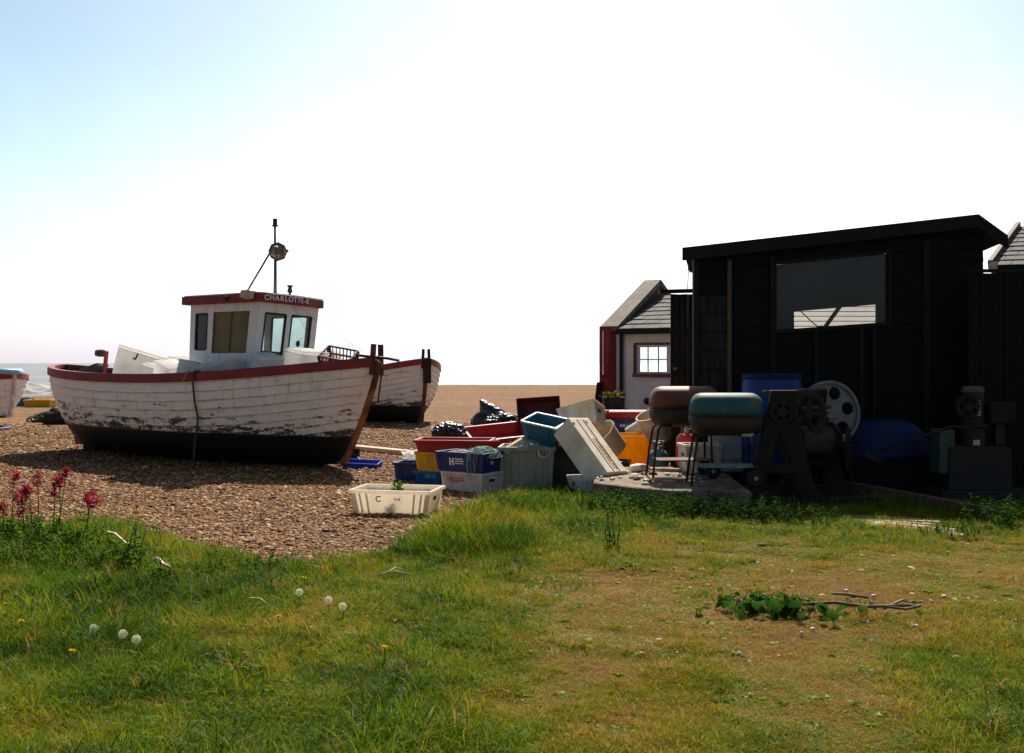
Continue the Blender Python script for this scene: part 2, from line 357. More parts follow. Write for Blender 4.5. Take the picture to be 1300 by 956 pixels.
# ------------------------------------------------------------------ ground: shingle beach and turf
EDGE=[(-400,640),(-60,655),(0,668),(60,672),(110,672),(160,676),(215,694),(270,708),(330,718),(400,717),(440,713),(475,706),(505,694),(545,678),(580,664),(612,650),(640,636),(675,622),(720,618),(760,620),(900,618),(1300,618),(1800,612)]
ex=[e[0] for e in EDGE]; ey=[e[1] for e in EDGE]
def sst(a,b,x):
    t=np.clip((x-a)/(b-a),0,1); return t*t*(3-2*t)
def vnoise(x,y,seed=0):
    """cheap smooth value noise on arrays, 0..1"""
    xi=np.floor(x).astype(np.int64); yi=np.floor(y).astype(np.int64); fx=x-xi; fy=y-yi
    fx=fx*fx*(3-2*fx); fy=fy*fy*(3-2*fy)
    def h(a,b):
        n=(a*374761393+b*668265263+seed*1442695041)&0x7fffffff
        n=((n^(n>>13))*1274126177)&0x7fffffff
        return ((n^(n>>16))&0xffff)/65535.0
    return (h(xi,yi)*(1-fx)+h(xi+1,yi)*fx)*(1-fy)+(h(xi,yi+1)*(1-fx)+h(xi+1,yi+1)*fx)*fy
def fbm(x,y,seed=0,o=4):
    s=0;a=.5;t=0
    for i in range(o): s=s+a*vnoise(x*2**i,y*2**i,seed+i*7); t+=a; a*=.55
    return s/t
def masks(X,Y):
    Yc=np.maximum(Y,.6); px=650+X/Yc*F; py=HZ+EYE*F/Yc
    e=np.interp(px,ex,ey); e=e+(fbm(X*2.2,Y*2.2,3)-.5)*24
    d=(py-e)/np.maximum((py-HZ)**2/(EYE*F),.05)     # metres past the edge of the turf
    g=np.where(Y<2.5,1,np.clip(d/.30+.25,0,1))
    # how parched the turf is
    dry=sst(560,820,px+(py-760)*.55)*sst(668,745,py)*.55
    dry=dry+ .20*sst(560,700,px)*sst(900,790,py)*sst(640,700,py)
    dry=dry-.45*sst(1010,1250,px)*sst(770,850,py)-.25*sst(850,900,py)*sst(820,640,px)
    dry=dry+(fbm(X*1.3,Y*1.3,11)-.5)*1.0+(fbm(X*5,Y*5,23)-.5)*.55
    dry=np.clip(dry+.05,0,1)
    return g,dry
def height(X,Y):
    yc=48+sst(-24,-6,X)*27
    h=np.where(Y>yc,-(Y-yc)*.09,0); h=np.maximum(h,-7)
    rip=(fbm(X*.35,Y*.35,5,3)-.5)*.10*sst(15,26,Y)+(fbm(X*1.7,Y*1.7,9,3)-.5)*.035
    g,_=masks(X,Y)
    return h+rip+g*(.004+.055*fbm(X*1.4,Y*1.4,61,3)*np.clip((11.5-Y)/2,0,1))
def hz(x,y): return float(height(np.array([float(x)]),np.array([float(y)]))[0])
def axis(lo,hi,step,out,grow=1.12):
    a=list(np.arange(lo,hi+1e-6,step)); s=step
    while a[-1]<out: s*=grow; a.append(a[-1]+s)
    return a
xr=axis(0,9,.09,900); xs=np.array([-x for x in xr[:0:-1]]+xr)
yf=axis(2.6,14,.09,120,1.05); s=yf[-1]-yf[-2]
while yf[-1]<400: s*=1.3; yf.append(yf[-1]+s)
yb=[];s=.09;y=2.6
while y>-120: s*=1.2; y-=s; yb.append(y)
ys=np.array(yb[::-1]+yf)
GX,GY=np.meshgrid(xs,ys); GZ=height(GX.ravel(),GY.ravel())
nx,ny=len(xs),len(ys)
me=bpy.data.meshes.new('ground')
idx=np.arange(nx*ny).reshape(ny,nx)
q=np.stack([idx[:-1,:-1],idx[:-1,1:],idx[1:,1:],idx[1:,:-1]],-1).reshape(-1,4)
me.from_pydata(np.stack([GX.ravel(),GY.ravel(),GZ],-1).tolist(),[],q.tolist())
g_,d_=masks(GX.ravel(),GY.ravel())
for nm,ar in (('turf',g_),('dry',d_)):
    a=me.attributes.new(nm,'FLOAT','POINT'); a.data.foreach_set('value',ar.astype(np.float32))
me.polygons.foreach_set('use_smooth',[True]*len(me.polygons))
def ground_mat():
    m,nt,b,out=newmat('shingle_and_turf'); tc=nd(nt,'ShaderNodeTexCoord'); co=tc.outputs['Object']
    cols=[(0,(.05,.025,.012)),(.18,(.15,.068,.028)),(.4,(.24,.115,.047)),(.62,(.33,.175,.077)),(.8,(.19,.095,.048)),(.92,(.42,.27,.145)),(1,(.5,.38,.26))]
    v=nd(nt,'ShaderNodeTexVoronoi'); v.inputs['Scale'].default_value=26; lk(nt,co,v.inputs[0])
    cs=nd(nt,'ShaderNodeSeparateColor'); lk(nt,v.outputs['Color'],cs.inputs[0])
    v2=nd(nt,'ShaderNodeTexVoronoi'); v2.inputs['Scale'].default_value=9; lk(nt,co,v2.inputs[0]); c2=nd(nt,'ShaderNodeSeparateColor'); lk(nt,v2.outputs['Color'],c2.inputs[0])
    sh=mixc(nt,.45,ramp(nt,cs.outputs[0],cols),ramp(nt,c2.outputs[1],cols))
    big=noise_n(nt,co,.5,4,.6); sh=mixc(nt,ramp(nt,big,[(.35,0),(.7,.35)]),sh,(.25,.14,.07)); band=noise_n(nt,objco(nt,(.05,.35,1)),.6,6,.7); sh=mixc(nt,ramp(nt,band,[(.42,0),(.52,.45),(.60,.05)]),sh,(.15,.085,.045))
    # turf soil
    at_=nd(nt,'ShaderNodeAttribute',attribute_type='GEOMETRY',attribute_name='turf'); ad=nd(nt,'ShaderNodeAttribute',attribute_type='GEOMETRY',attribute_name='dry')
    n=noise_n(nt,co,14,6,.7); n2=noise_n(nt,co,60,4,.7)
    so=mixc(nt,ramp(nt,n2,[(.35,0),(.65,1)]),(.045,.040,.014),(.10,.085,.03))
    dr=mixc(nt,ramp(nt,n2,[(.35,0),(.65,1)]),(.12,.060,.020),(.25,.145,.048))
    dr=mixc(nt,ramp(nt,noise_n(nt,co,2.2,5,.65),[(.50,0),(.62,.8)]),dr,(.085,.042,.022))
    soil=mixc(nt,mth(nt,'ADD',ad.outputs['Fac'],mth(nt,'MULTIPLY',mth(nt,'SUBTRACT',n,.5),.6),True),so,dr)
    f=ramp(nt,mth(nt,'ADD',at_.outputs['Fac'],mth(nt,'MULTIPLY',mth(nt,'SUBTRACT',n,.5),.9)),[(.42,0),(.58,1)])
    lk(nt,mixc(nt,f,sh,soil),b.inputs['Base Color']); b.inputs['Roughness'].default_value=.85; b.inputs['Specular IOR Level'].default_value=.06
    hgt=mth(nt,'SUBTRACT',1,v.outputs['Distance']); peb=mth(nt,'ADD',hgt,mth(nt,'MULTIPLY',v2.outputs['Distance'],-.9)); peb=mth(nt,'MULTIPLY',peb,mth(nt,'SUBTRACT',1,f)); bump(nt,b,mth(nt,'ADD',peb,mth(nt,'ADD',mth(nt,'MULTIPLY',n,1.0),mth(nt,'MULTIPLY',n2,.9))),.9,.03)
    return m
me.materials.append(ground_mat())
ground=bpy.data.objects.new('ground',me); COL.objects.link(ground); tag(ground,kind='structure')

# instanced ground cover (stuff): one object each
def scatter(name,pts,rots,scl,tint,pick,protos,label,cat):
    n=len(pts); me=bpy.data.meshes.new(name); me.from_pydata(np.asarray(pts).tolist(),[],[])
    for nm,ty,ar,key in (('rot','FLOAT_VECTOR',rots,'vector'),('scl','FLOAT_VECTOR',scl,'vector'),('tint','FLOAT',tint,'value'),('pick','INT',pick,'value')):
        a=me.attributes.new(nm,ty,'POINT'); a.data.foreach_set(key,np.asarray(ar,dtype=np.int32 if ty=='INT' else np.float32).ravel())
    o=bpy.data.objects.new(name,me); COL.objects.link(o)
    ng=bpy.data.node_groups.new(name,'GeometryNodeTree'); ng.interface.new_socket('Geometry',in_out='INPUT',socket_type='NodeSocketGeometry'); ng.interface.new_socket('Geometry',in_out='OUTPUT',socket_type='NodeSocketGeometry')
    N=ng.nodes; gi=N.new('NodeGroupInput'); go=N.new('NodeGroupOutput'); mp=N.new('GeometryNodeMeshToPoints'); ip=N.new('GeometryNodeInstanceOnPoints'); jn=N.new('GeometryNodeJoinGeometry')
    ng.links.new(gi.outputs[0],mp.inputs[0]); ng.links.new(mp.outputs[0],ip.inputs['Points'])
    for p in reversed(protos):
        oi=N.new('GeometryNodeObjectInfo'); oi.inputs['Object'].default_value=p; oi.inputs['As Instance'].default_value=True; ng.links.new(oi.outputs['Geometry'],jn.inputs[0])
    ng.links.new(jn.outputs[0],ip.inputs['Instance']); ip.inputs['Pick Instance'].default_value=True
    def att(nm,ty):
        a=N.new('GeometryNodeInputNamedAttribute'); a.data_type=ty; a.inputs[0].default_value=nm; return a.outputs[0]
    ng.links.new(att('pick','INT'),ip.inputs['Instance Index']); ng.links.new(att('rot','FLOAT_VECTOR'),ip.inputs['Rotation']); ng.links.new(att('scl','FLOAT_VECTOR'),ip.inputs['Scale'])
    ng.links.new(ip.outputs[0],go.inputs[0])
    md=o.modifiers.new('cover','NODES'); md.node_group=ng
    return tag(o,label,cat,kind='stuff')
def proto(mb,name,mats,smooth=True):
    o=mb.build(name,mats,smooth=smooth,fix=False); COL.objects.unlink(o); return o

# pebbles
def pebble_mat():
    m,nt,b,out=newmat('pebble'); a=nd(nt,'ShaderNodeAttribute',attribute_type='INSTANCER',attribute_name='tint')
    col=ramp(nt,a.outputs['Fac'],[(0,(.025,.012,.006)),(.2,(.10,.036,.011)),(.38,(.23,.092,.028)),(.56,(.36,.175,.062)),(.70,(.13,.055,.022)),(.84,(.44,.25,.105)),(.95,(.52,.36,.19)),(1,(.68,.57,.42))])
    n=noise_n(nt,objco(nt),3,4,.6); col=mixc(nt,ramp(nt,n,[(.4,0),(.7,.45)]),col,(.17,.09,.04))
    lk(nt,col,b.inputs['Base Color']); b.inputs['Roughness'].default_value=.78; b.inputs['Specular IOR Level'].default_value=.14; return m
PM=pebble_mat(); pebs=[]
for k in range(5):
    bm=bmesh.new(); bmesh.ops.create_icosphere(bm,subdivisions=2,radius=1)
    for v in bm.verts:
        n_=noise.noise(v.co*1.1+Vector((k*7,0,0))); v.co*=1+.35*n_; 
        if k%2: v.co.x=max(min(v.co.x,.8),-.85)
    mb=MB(); mb.add([v.co.copy() for v in bm.verts],[[v.index for v in f.verts] for f in bm.faces]); bm.free()
    pebs.append(proto(mb,'pebble',PM))
P=[];
N=int(PEB*700000); Y=6.0+(27-6.0)*np.random.rand(N)**1.25; X=(np.random.rand(N)*2-1)*(.56*Y+1.2)
keep=(np.random.rand(N)<np.clip(1.1-(Y-12)*.07,.06,1))&(X<4.0)&(Y>6.5); X=X[keep];Y=Y[keep]
g,_=masks(X,Y); keep=g<np.random.rand(len(X))*.8; keep|=np.random.rand(len(X))<.012
X=X[keep];Y=Y[keep]; Z=height(X,Y); n=len(X)
sz=np.clip(np.random.lognormal(math.log(.0098),.48,n),.004,.040)*np.clip(.75+Y*.02,.9,1.25)
scl=np.stack([sz*(.9+.6*np.random.rand(n)),sz*(.7+.4*np.random.rand(n)),sz*(.45+.3*np.random.rand(n))],-1)
rots=np.stack([(np.random.rand(n)-.5)*1.0,(np.random.rand(n)-.5)*1.0,np.random.rand(n)*6.28],-1)
tint=np.random.rand(n); tint=np.where(np.random.rand(n)<.012,1,tint*.97)
scatter('shingle_pebbles',np.stack([X,Y,Z+sz*.12*np.random.rand(n)],-1),rots,scl,tint,np.random.randint(0,5,n),pebs,'loose brown and cream shingle pebbles covering the beach','shingle')

# ------------------------------------------------------------------ sea
mb=MB(); mb.add([(-9000,40,-1.5),(9000,40,-1.5),(9000,20000,-1.5),(-9000,20000,-1.5)],[(0,1,2,3)])
m,nt,b,out=newmat('sea_water'); co=objco(nt,(.25,1,1)); n1=noise_n(nt,co,.35,6,.65); n2=noise_n(nt,objco(nt,(.05,.25,1)),.12,4,.6)
lk(nt,mixc(nt,ramp(nt,n2,[(.4,0),(.65,1)]),(.12,.13,.135),(.18,.18,.175)),b.inputs['Base Color']); b.inputs['Roughness'].default_value=.5
bump(nt,b,n1,.8,.6); tag(mb.build('sea',m),kind='structure')
# breaking waves along the beach
def wave(x0,x1,y,z,h,wd,seed,label):
    n=70; k=9; vs=[];fs=[]
    for i in range(n+1):
        t=i/n; x=x0+(x1-x0)*t; amp=h*(.35+.85*noise.noise(Vector((x*.13,seed,0)))+.25*noise.noise(Vector((x*.7,seed,3))))*min(1,6*t,6*(1-t)); amp=max(amp,.02)
        for j in range(k+1):
            u=j/k; zz=amp*math.sin(PI*u)**.7; yy=y+wd*(u-.5)+amp*.5*math.sin(PI*u)+1.2*noise.noise(Vector((x*.08,seed+9,0)))
            w_=.12*h*noise.noise(Vector((x*1.6,u*5,seed)))
            vs.append((x,yy,z-.1+zz+w_*math.sin(PI*u)))
    for i in range(n):
        for j in range(k): a=i*(k+1)+j; fs.append((a,a+1,a+k+2,a+k+1))
    mb=MB(); mb.add(vs,fs)
    o=mb.build('breaking_wave',M['foam'],smooth=True,fix=False); tag(o,label,'wave'); return o
m,nt,b,out=newmat('sea_foam'); co=objco(nt); n1=noise_n(nt,objco(nt,(.6,1,1.6)),1.1,6,.7)
lk(nt,ramp(nt,n1,[(.40,(.16,.145,.125)),(.5,(.45,.43,.40)),(.60,(.82,.81,.79))]),b.inputs['Base Color']); b.inputs['Roughness'].default_value=.8; bump(nt,b,n1,.8,.2); t=nd(nt,'ShaderNodeBsdfTranslucent'); t.inputs[0].default_value=(.85,.85,.83,1); mx=nd(nt,'ShaderNodeMixShader'); mx.inputs[0].default_value=.5; lk(nt,b.outputs[0],mx.inputs[1]); lk(nt,t.outputs[0],mx.inputs[2]); lk(nt,mx.outputs[0],out.inputs[0]); M['foam']=m
wave(-95,-28,104,-1.55,2.7,8,2.3,'tall white breaker curling at the edge of the beach')
wave(-95,-26,84,-1.6,1.5,6,5.1,'low run of foam washing up in front of the breaker')
# ------------------------------------------------------------------ panels with openings
def panel(mb,W_,H_,holes,fn,th=.06,lap=0,us=(),top=None):
    """wall in a (u,v,w) frame mapped by fn; holes are (u0,u1,v0,v1); lap>0 gives horizontal weatherboards"""
    U=sorted(set([0,W_]+[h[0] for h in holes]+[h[1] for h in holes]+list(us)))
    V=sorted(set([0,H_]+[h[2] for h in holes]+[h[3] for h in holes]))
    if lap:
        k=lap
        while k<H_: V.append(k); k+=lap
        V=sorted(set(round(v,4) for v in V))
    isH=lambda u,v: any(h[0]<u<h[1] and h[2]<v<h[3] for h in holes)
    cu=len(U)-1; cv=len(V)-1
    for i in range(cu):
        for j in range(cv):
            u0,u1,v0,v1=U[i],U[i+1],V[j],V[j+1]
            if isH((u0+u1)/2,(v0+v1)/2): continue
            p0=.016 if lap else 0
            A=[fn(u0,v0,-p0),fn(u1,v0,-p0),fn(u1,v1,0),fn(u0,v1,0)]; B=[fn(u0,v0,th),fn(u1,v0,th),fn(u1,v1,th),fn(u0,v1,th)]
            fs=[(0,1,2,3),(7,6,5,4)]
            nb=lambda a,b: (0<=a<cu and 0<=b<cv and not isH((U[a]+U[a+1])/2,(V[b]+V[b+1])/2))
            if lap or not nb(i,j-1): fs.append((0,4,5,1))
            if not nb(i,j+1): fs.append((3,2,6,7))
            if not nb(i-1,j): fs.append((0,3,7,4))
            if not nb(i+1,j): fs.append((1,5,6,2))
            mb.add(A+B,fs)
    return mb

# ------------------------------------------------------------------ black shed
Y0=13.0
def sx(px): return (px-650)/F*Y0
def sz_(py): return EYE-(py-HZ)/F*Y0
XL,XR,XK=sx(880),sx(1248),sx(1235)
ZL,ZK=sz_(326),sz_(286)
def rz_(x): return ZL+(ZK-ZL)*(x-XL)/(XK-XL) if x<=XK else ZK-(x-XK)*.72
DEP=2.5; SKW=.20
shed=thing('black_shed','black tarred timber shed with sloping felt roof and one large dusty window','shed',(0,0,0))
def wallfn(y,sgn=1):
    return lambda u,v,w: Vector((XL+u+SKW*(y-Y0),y+w*sgn,v*rz_(XL+u)))
w0,w1=sx(985)-XL,sx(1127)-XL
def wv(px,py): return sz_(py)/rz_(sx(px))
vb=(wv(985,416)+wv(1127,414))/2; vt=(wv(985,335)+wv(1127,322))/2
mb=MB(); panel(mb,XR-XL,1,[(w0,w1,vb,vt)],wallfn(Y0),.07,lap=.052); mb.build('wall',M['tar'],shed)
bx0=(1008-650)/F*(Y0+DEP)-XL-SKW*DEP; bx1=(1113-650)/F*(Y0+DEP)-XL-SKW*DEP
bv=lambda py,px: (EYE-(py-HZ)/F*(Y0+DEP))/rz_((px-650)/F*(Y0+DEP)-SKW*DEP)
mb=MB(); panel(mb,XR-XL,1,[(bx0,bx1,bv(424,1060),bv(391,1060))],wallfn(Y0+DEP),.06,lap=.052); mb.build('wall',M['tar'],shed)
for x,side in ((XL,1),(XR,-1)):
    zt=rz_(x); mb=MB(); panel(mb,DEP-.08,zt,[],lambda u,v,w,x=x,side=side: Vector((x+w*side+SKW*(.075+u),Y0+.075+u,v)),.06,lap=.15); mb.build('wall',M['tar'],shed)
# roof: long slope to the left, short slope to the right, with boarded barge
mb=MB(); XE=sx(866); XQ=XK+.37
def rsec(off): return [(XE,rz_(XE)+off),(XK,ZK+off),(XQ,rz_(XQ)+off)]
a=rsec(.05); b_=rsec(.12); mb.prism(a+b_[::-1],Y0-.12,Y0+DEP+.2); mb.v=[Vector((p.x+SKW*(p.y-Y0+.12),p.y,p.z)) for p in mb.v]; mb.build('roof',M['tar_felt'] if 'tar_felt' in M else M['tar'],shed)
mb=MB()
for (x0,x1) in ((XE-.02,XK),):
    mb.prism([(x0,rz_(x0)-.045),(x1,rz_(x1)-.045),(x1,rz_(x1)+.118),(x0,rz_(x0)+.118)],Y0-.162,Y0-.122)
mb.build('bargeboard',M['tar_batten'],shed)
mb=MB(); mb.prism([(XK+.002,ZK-.045),(XQ,rz_(XQ)-.045),(XQ,rz_(XQ)+.118),(XK+.002,ZK+.118)],Y0-.162,Y0-.122); mb.build('bargeboard',M['tar_batten'],shed)
# vertical battens
for i,(px,p0,p1,mm,wd) in enumerate(((883,330,616,'tar_batten',.07),(925,330,618,'worn_batten',.05),(980,326,618,'tar_batten',.06),(1035,418,618,'tar_batten',.05),(1092,417,618,'tar_batten',.05),(1108,417,618,'tar_batten',.04),(1174,305,618,'tar_batten',.075))):
    mb=MB(); z1=min(sz_(p0),rz_(sx(px))-.05); mb.box((sx(px),Y0-.042,(z1+.02)/2),(wd,.045,z1-.02)); mb.build('batten',M[mm],shed,bevel=.004)
# lighter weathered hatch of wide boards at the left end
mb=MB()
for k in range(9):
    z=.3+k*.235
    if z>2.35: break
    mb.box((sx(904),Y0-.03,z+.11),(.36,.024,.225),Matrix.Rotation(R(random.uniform(-.6,.6)),3,'Y'))
mb.build('board_patch',M['grey_wood'],shed)
# window
win=MB(); zb0,zb1=vb*rz_(XL+w0),vb*rz_(XL+w1); zt0,zt1=vt*rz_(XL+w0),vt*rz_(XL+w1); A,B=XL+w0,XL+w1
win.beam((A-.02,Y0-.025,zb0-.012),(B+.02,Y0-.025,zb1-.012),.05,.045); win.beam((A-.02,Y0-.02,zt0+.015),(B+.02,Y0-.02,zt1+.015),.04,.035)
win.beam((A-.018,Y0-.02,zb0),(A-.018,Y0-.02,zt0),.04,.035); win.beam((B+.018,Y0-.02,zb1),(B+.018,Y0-.02,zt1),.04,.035)
wf=win.build('window',M['tar_batten'],shed)
mb=MB(); mb.add([(A,Y0+.03,zb0),(B,Y0+.03,zb1),(B,Y0+.03,zt1),(A,Y0+.03,zt0)],[(0,1,2,3)]); mb.build('pane',M['glass_dirty'],wf,fix=False)
# bar and cord seen inside, against the rear opening
ip=lambda px,py,y: at(px,py,y)
t=tag(MB().tube([ip(1008,387,14.6),ip(1030,408,14.6),ip(1041,417,14.6),ip(1060,440,14.6)],.008,6).build('cord',M['rope'],smooth=True),'dark cord hanging slantwise inside the shed window','cord')
t=tag(MB().beam(ip(1070,384,15.0),ip(1044,420,15.0),.05,.05).beam(ip(1040,414,15.0),ip(1050,440,15.0),.07,.07).build('strut',M['tar_batten']),'dark slanting timber strut inside the shed behind the glass','strut')
t=tag(MB().lathe([(.035,-.05),(.05,-.04),(.05,.04),(.035,.05)],10,Matrix.Translation(ip(1010,386,13.6))).build('tin_can',M['maroon'],smooth=False),'small dark red tin hung inside the shed window','tin')
# black boarded fence joined to the right of the shed
Yf=12.4; fx0=(1229-650)/F*Yf; zf=EYE-(347-HZ)/F*Yf
fen=thing('black_fence','tall black boarded fence right of the shed, level along its top','fence')
mb=MB(); x=fx0
while x<8.6:
    w=.145; mb.box((x+w/2,Yf+random.uniform(-.006,.006),zf/2+random.uniform(-.006,.006)),(w-.006,.03,zf)); x+=w
mb.build('boards',M['tar'],fen)
MB().box(((fx0+8.6)/2,Yf-.005,zf+.03),(8.62-fx0,.10,.035)).build('top_rail',M['tar_batten'],fen)
t=tag(MB().lathe([(.0,0),(.05,0),(.06,.09),(.052,.09),(.042,.012),(0,.012)],14,closed=False).build('tin_pot',M['stone_pale'],smooth=False),'small pale pot standing on top of the black fence','pot'); t.location=(fx0+.30,Yf,zf+.048)
# slate hut behind, at the right edge
hr=thing('slate_roofed_hut','low hut with a pale slate roof rising behind the right end of the black shed','hut')
p0=at(1257,338,16.0); p1=at(1293,288,18.0); e=Vector((.93,-.36,0)).normalized()
def quadslab(mb,a,b,c,d,t=.06):
    n=(Vector(b)-Vector(a)).cross(Vector(d)-Vector(a)).normalized()*t
    pts=[Vector(p) for p in (a,b,c,d)]; mb.add(pts+[p-n for p in pts],[(0,1,2,3),(7,6,5,4),(0,4,5,1),(1,5,6,2),(2,6,7,3),(3,7,4,0)])
def slates(mb,a,b,c,d,rows,cols,seed=1):
    """lapped slates over the quad a(left eave) b(right eave) c(right ridge) d(left ridge)"""
    rnd=random.Random(seed); a,b,c,d=map(Vector,(a,b,c,d)); n=(b-a).cross(d-a).normalized()
    P=lambda u,v: (a.lerp(b,u)).lerp(d.lerp(c,u),v)
    for r in range(rows):
        for k in range(cols+1):
            u0=max(0,(k-(.5 if r%2 else 0))/cols); u1=min(1,(k+1-(.5 if r%2 else 0))/cols)
            if u1-u0<.01: continue
            g=.004/ (b-a).length; v0=r/rows; v1=min(1,(r+1.25)/rows); j=rnd.uniform(-.006,.006)
            lo=n*(.022+rnd.uniform(0,.007)); hi=n*.006
            q=[P(u0+g,v0+j)+lo,P(u1-g,v0+j+rnd.uniform(-.004,.004))+lo,P(u1-g,v1)+hi,P(u0+g,v1)+hi]
            dn=n*.012
            mb.add(q+[p-dn for p in q],[(0,1,2,3),(0,4,5,1),(1,5,6,2),(3,7,4,0)])
mb=MB(); quadslab(mb,p0,p0+e*4,p1+e*4,p1); slates(mb,p0,p0+e*4,p1+e*4,p1,9,14,4); mb.build('roof',M['slate'],hr,fix=False)
MB().beam(p0+Vector((0,0,.05)),p1+Vector((0,0,.05)),.07,.09).build('verge_board',M['wood_brown'],hr)
MB().beam(p0+Vector((0,-.06,-.06)),p0+e*4+Vector((0,-.06,-.06)),.09,.1).build('gutter',M['tar_batten'],hr)
mb=MB(); h=p0.z-.08; d_=(Vector((p1.x,p1.y,0))-Vector((p0.x,p0.y,0)))
for a,b_ in ((p0+e*.1,p0+e*3.9),): quadslab(mb,Vector((a.x,a.y+.1,0)),Vector((b_.x,b_.y+.1,0)),Vector((b_.x,b_.y+.1,h)),Vector((a.x,a.y+.1,h)),.1)
a=p0+e*.1; c=p1+e*.1; quadslab(mb,Vector((c.x,c.y,0)),Vector((a.x,a.y+.2,0)),Vector((a.x,a.y+.2,h)),Vector((c.x,c.y,p1.z-.1)),.1)
c2=p1+e*3.9; quadslab(mb,Vector((c2.x,c2.y,0)),Vector((c.x,c.y,0)),Vector((c.x,c.y,p1.z-.1)),Vector((c2.x,c2.y,p1.z-.1)),.1); mb.build('wall',M['brick'],hr)
# pale boarded lean-to seen sunlit through the shed window
lt=thing('boarded_lean_to','pale sunlit boarded roof slope glimpsed through the shed window','lean-to')
mb=MB(); ax0,ax1=4.2,6.9
for k in range(14):
    v0=k/14; v1=(k+1.15)/14; P=lambda x,v,o: Vector((x,16.1+2.6*v,1.88+1.25*v+o*.45))
    mb.add([P(ax0,v0,.02),P(ax1,v0,.02),P(ax1,v1,0),P(ax0,v1,0),P(ax0,v0,-.01),P(ax1,v0,-.01),P(ax1,v1,-.03),P(ax0,v1,-.03)],[(0,1,2,3),(7,6,5,4),(0,4,5,1),(1,5,6,2),(2,6,7,3),(3,7,4,0)])
mb.build('roof',M['lean_boards'],lt)
MB().box(((ax0+ax1)/2,16.2,.92),(ax1-ax0-.1,.08,1.84)).build('wall',M['tar'],lt); MB().box(((ax0+ax1)/2,18.6,1.5),(ax1-ax0-.1,.08,3.0)).build('wall',M['tar'],lt)

# ------------------------------------------------------------------ dark gate between hut and shed
Yg=14.6; g0=(851-650)/F*Yg; g1=(884-650)/F*Yg; zg=EYE-(373-HZ)/F*Yg
gate=thing('board_gate','weathered dark grey gate of upright boards left of the shed','gate')
mb=MB(); x=g0
while x<g1:
    w=min(random.uniform(.07,.10),g1-x+.02); mb.box((x+w/2,Yg+random.uniform(-.008,.008),zg/2),(w-.006,.035,zg-random.uniform(0,.02))); x+=w
mb.build('boards',M['grey_wood'],gate)
MB().beam((g0-.16,Yg,zg+.03),(g1+.25,Yg,zg+.05),.16,.05).build('top_cap',M['tar_batten'],gate)
MB().box((g0+.06,Yg-.03,EYE-(468-HZ)/F*Yg),(.05,.03,.035)).build('latch',M['steel'],gate)
mb=MB(); mb.tube([at(873,372,14.8),at(874,334,14.8)],.008,6); tag(mb.build('aerial_rod',M['iron'],smooth=True),'thin upright metal rod standing behind the gate','rod')

# ------------------------------------------------------------------ white hut with slate roof
HP=Vector((2.1,20,0)); he=Vector((.85,-.53,0)).normalized(); hd=Vector((.53,.85,0)).normalized()
def H(q,d,z): return HP+he*q+hd*d+Vector((0,0,z))
HL,HD,ZE,ZR=2.6,3.9,2.17,2.95
hut=thing('white_hut','small white rendered hut with slate roof, brick gable and six pane window','hut')
mb=MB(); panel(mb,HL,ZE,[(.37,1.02,1.36,1.88)],lambda u,v,w: H(u,w,v),.16); mb.build('wall',M['render_white'],hut)
mb=MB(); panel(mb,HL,ZE,[(.25,2.35,.75,2.12)],lambda u,v,w: H(u,HD-.16+w,v),.16); mb.build('rear_wall',M['render_white'],hut)
poly=[(0,0),(HD,0),(HD,2.30),(HD/2,3.27),(0,2.30)]
gpoly=[(0,0),(.45,0),(.45,2.1),(3.0,2.1),(3.0,0),(HD,0),(HD,2.30),(HD/2,3.27),(0,2.30)]   # gable with an open doorway
def gab(mb,pl,q0,q1):
    n=len(pl); vs=[H(q0,p[0],p[1]) for p in pl]+[H(q1,p[0],p[1]) for p in pl]
    mb.add(vs,[tuple(range(n)),tuple(range(n,2*n))[::-1]]+[(i,i+n,(i+1)%n+n,(i+1)%n) for i in range(n)])
mb=MB(); gab(mb,gpoly,-.30,-.005)
n=len(poly); mb.build('brick_gable',M['brick'],hut)
mb=MB()
for (d0,z0,d1,z1) in ((-.12,2.27,HD/2,3.32),(HD/2,3.32,HD+.12,2.27)):
    quadslab(mb,H(-.36,d0,z0),H(.02,d0,z0),H(.02,d1,z1),H(-.36,d1,z1),.10)
mb.build('coping',M['coping'],hut)
mb=MB(); vs=[H(HL,p[0],p[1]-.1) for p in poly]+[H(HL+.2,p[0],p[1]-.1) for p in poly]
mb.add(vs,[tuple(range(n)),tuple(range(n,2*n))[::-1]]+[(i,i+n,(i+1)%n+n,(i+1)%n) for i in range(n)]); mb.build('gable_wall',M['render_white'],hut)
mb=MB(); A=(H(0.025,-.12,ZE+.03),H(HL,-.12,ZE+.03),H(HL,HD/2,ZR+.02),H(.025,HD/2,ZR+.02)); quadslab(mb,*A,.05); slates(mb,*A,8,9,3)
B=(H(HL,HD+.12,ZE+.03),H(.025,HD+.12,ZE+.03),H(.025,HD/2,ZR+.02),H(HL,HD/2,ZR+.02)); quadslab(mb,*B,.05); slates(mb,*B,8,9,5)
mb.build('roof',M['slate'],hut,fix=False)
MB().beam(H(.03,-.16,ZE-.02),H(HL,-.16,ZE-.02),.1,.09).build('gutter',M['tar_batten'],hut)
mb=MB(); mb.beam(H(.06,-.05,ZE-.06),H(.06,-.05,0),.06,.06); mb.build('downpipe',M['iron'],hut)
mb=MB(); mb.beam(H(-.02,-.03,ZE-.05),H(-.02,-.03,0),.05,.05); mb.build('corner_board',M['render_white'],hut)
wn_=MB()
for a,b_ in (((.37,1.36),(1.02,1.36)),((.37,1.88),(1.02,1.88))): wn_.beam(H(a[0],.04,a[1]),H(b_[0],.04,b_[1]),.06,.05)
for q in (.385,1.005): wn_.beam(H(q,.04,1.36),H(q,.04,1.88),.06,.05)
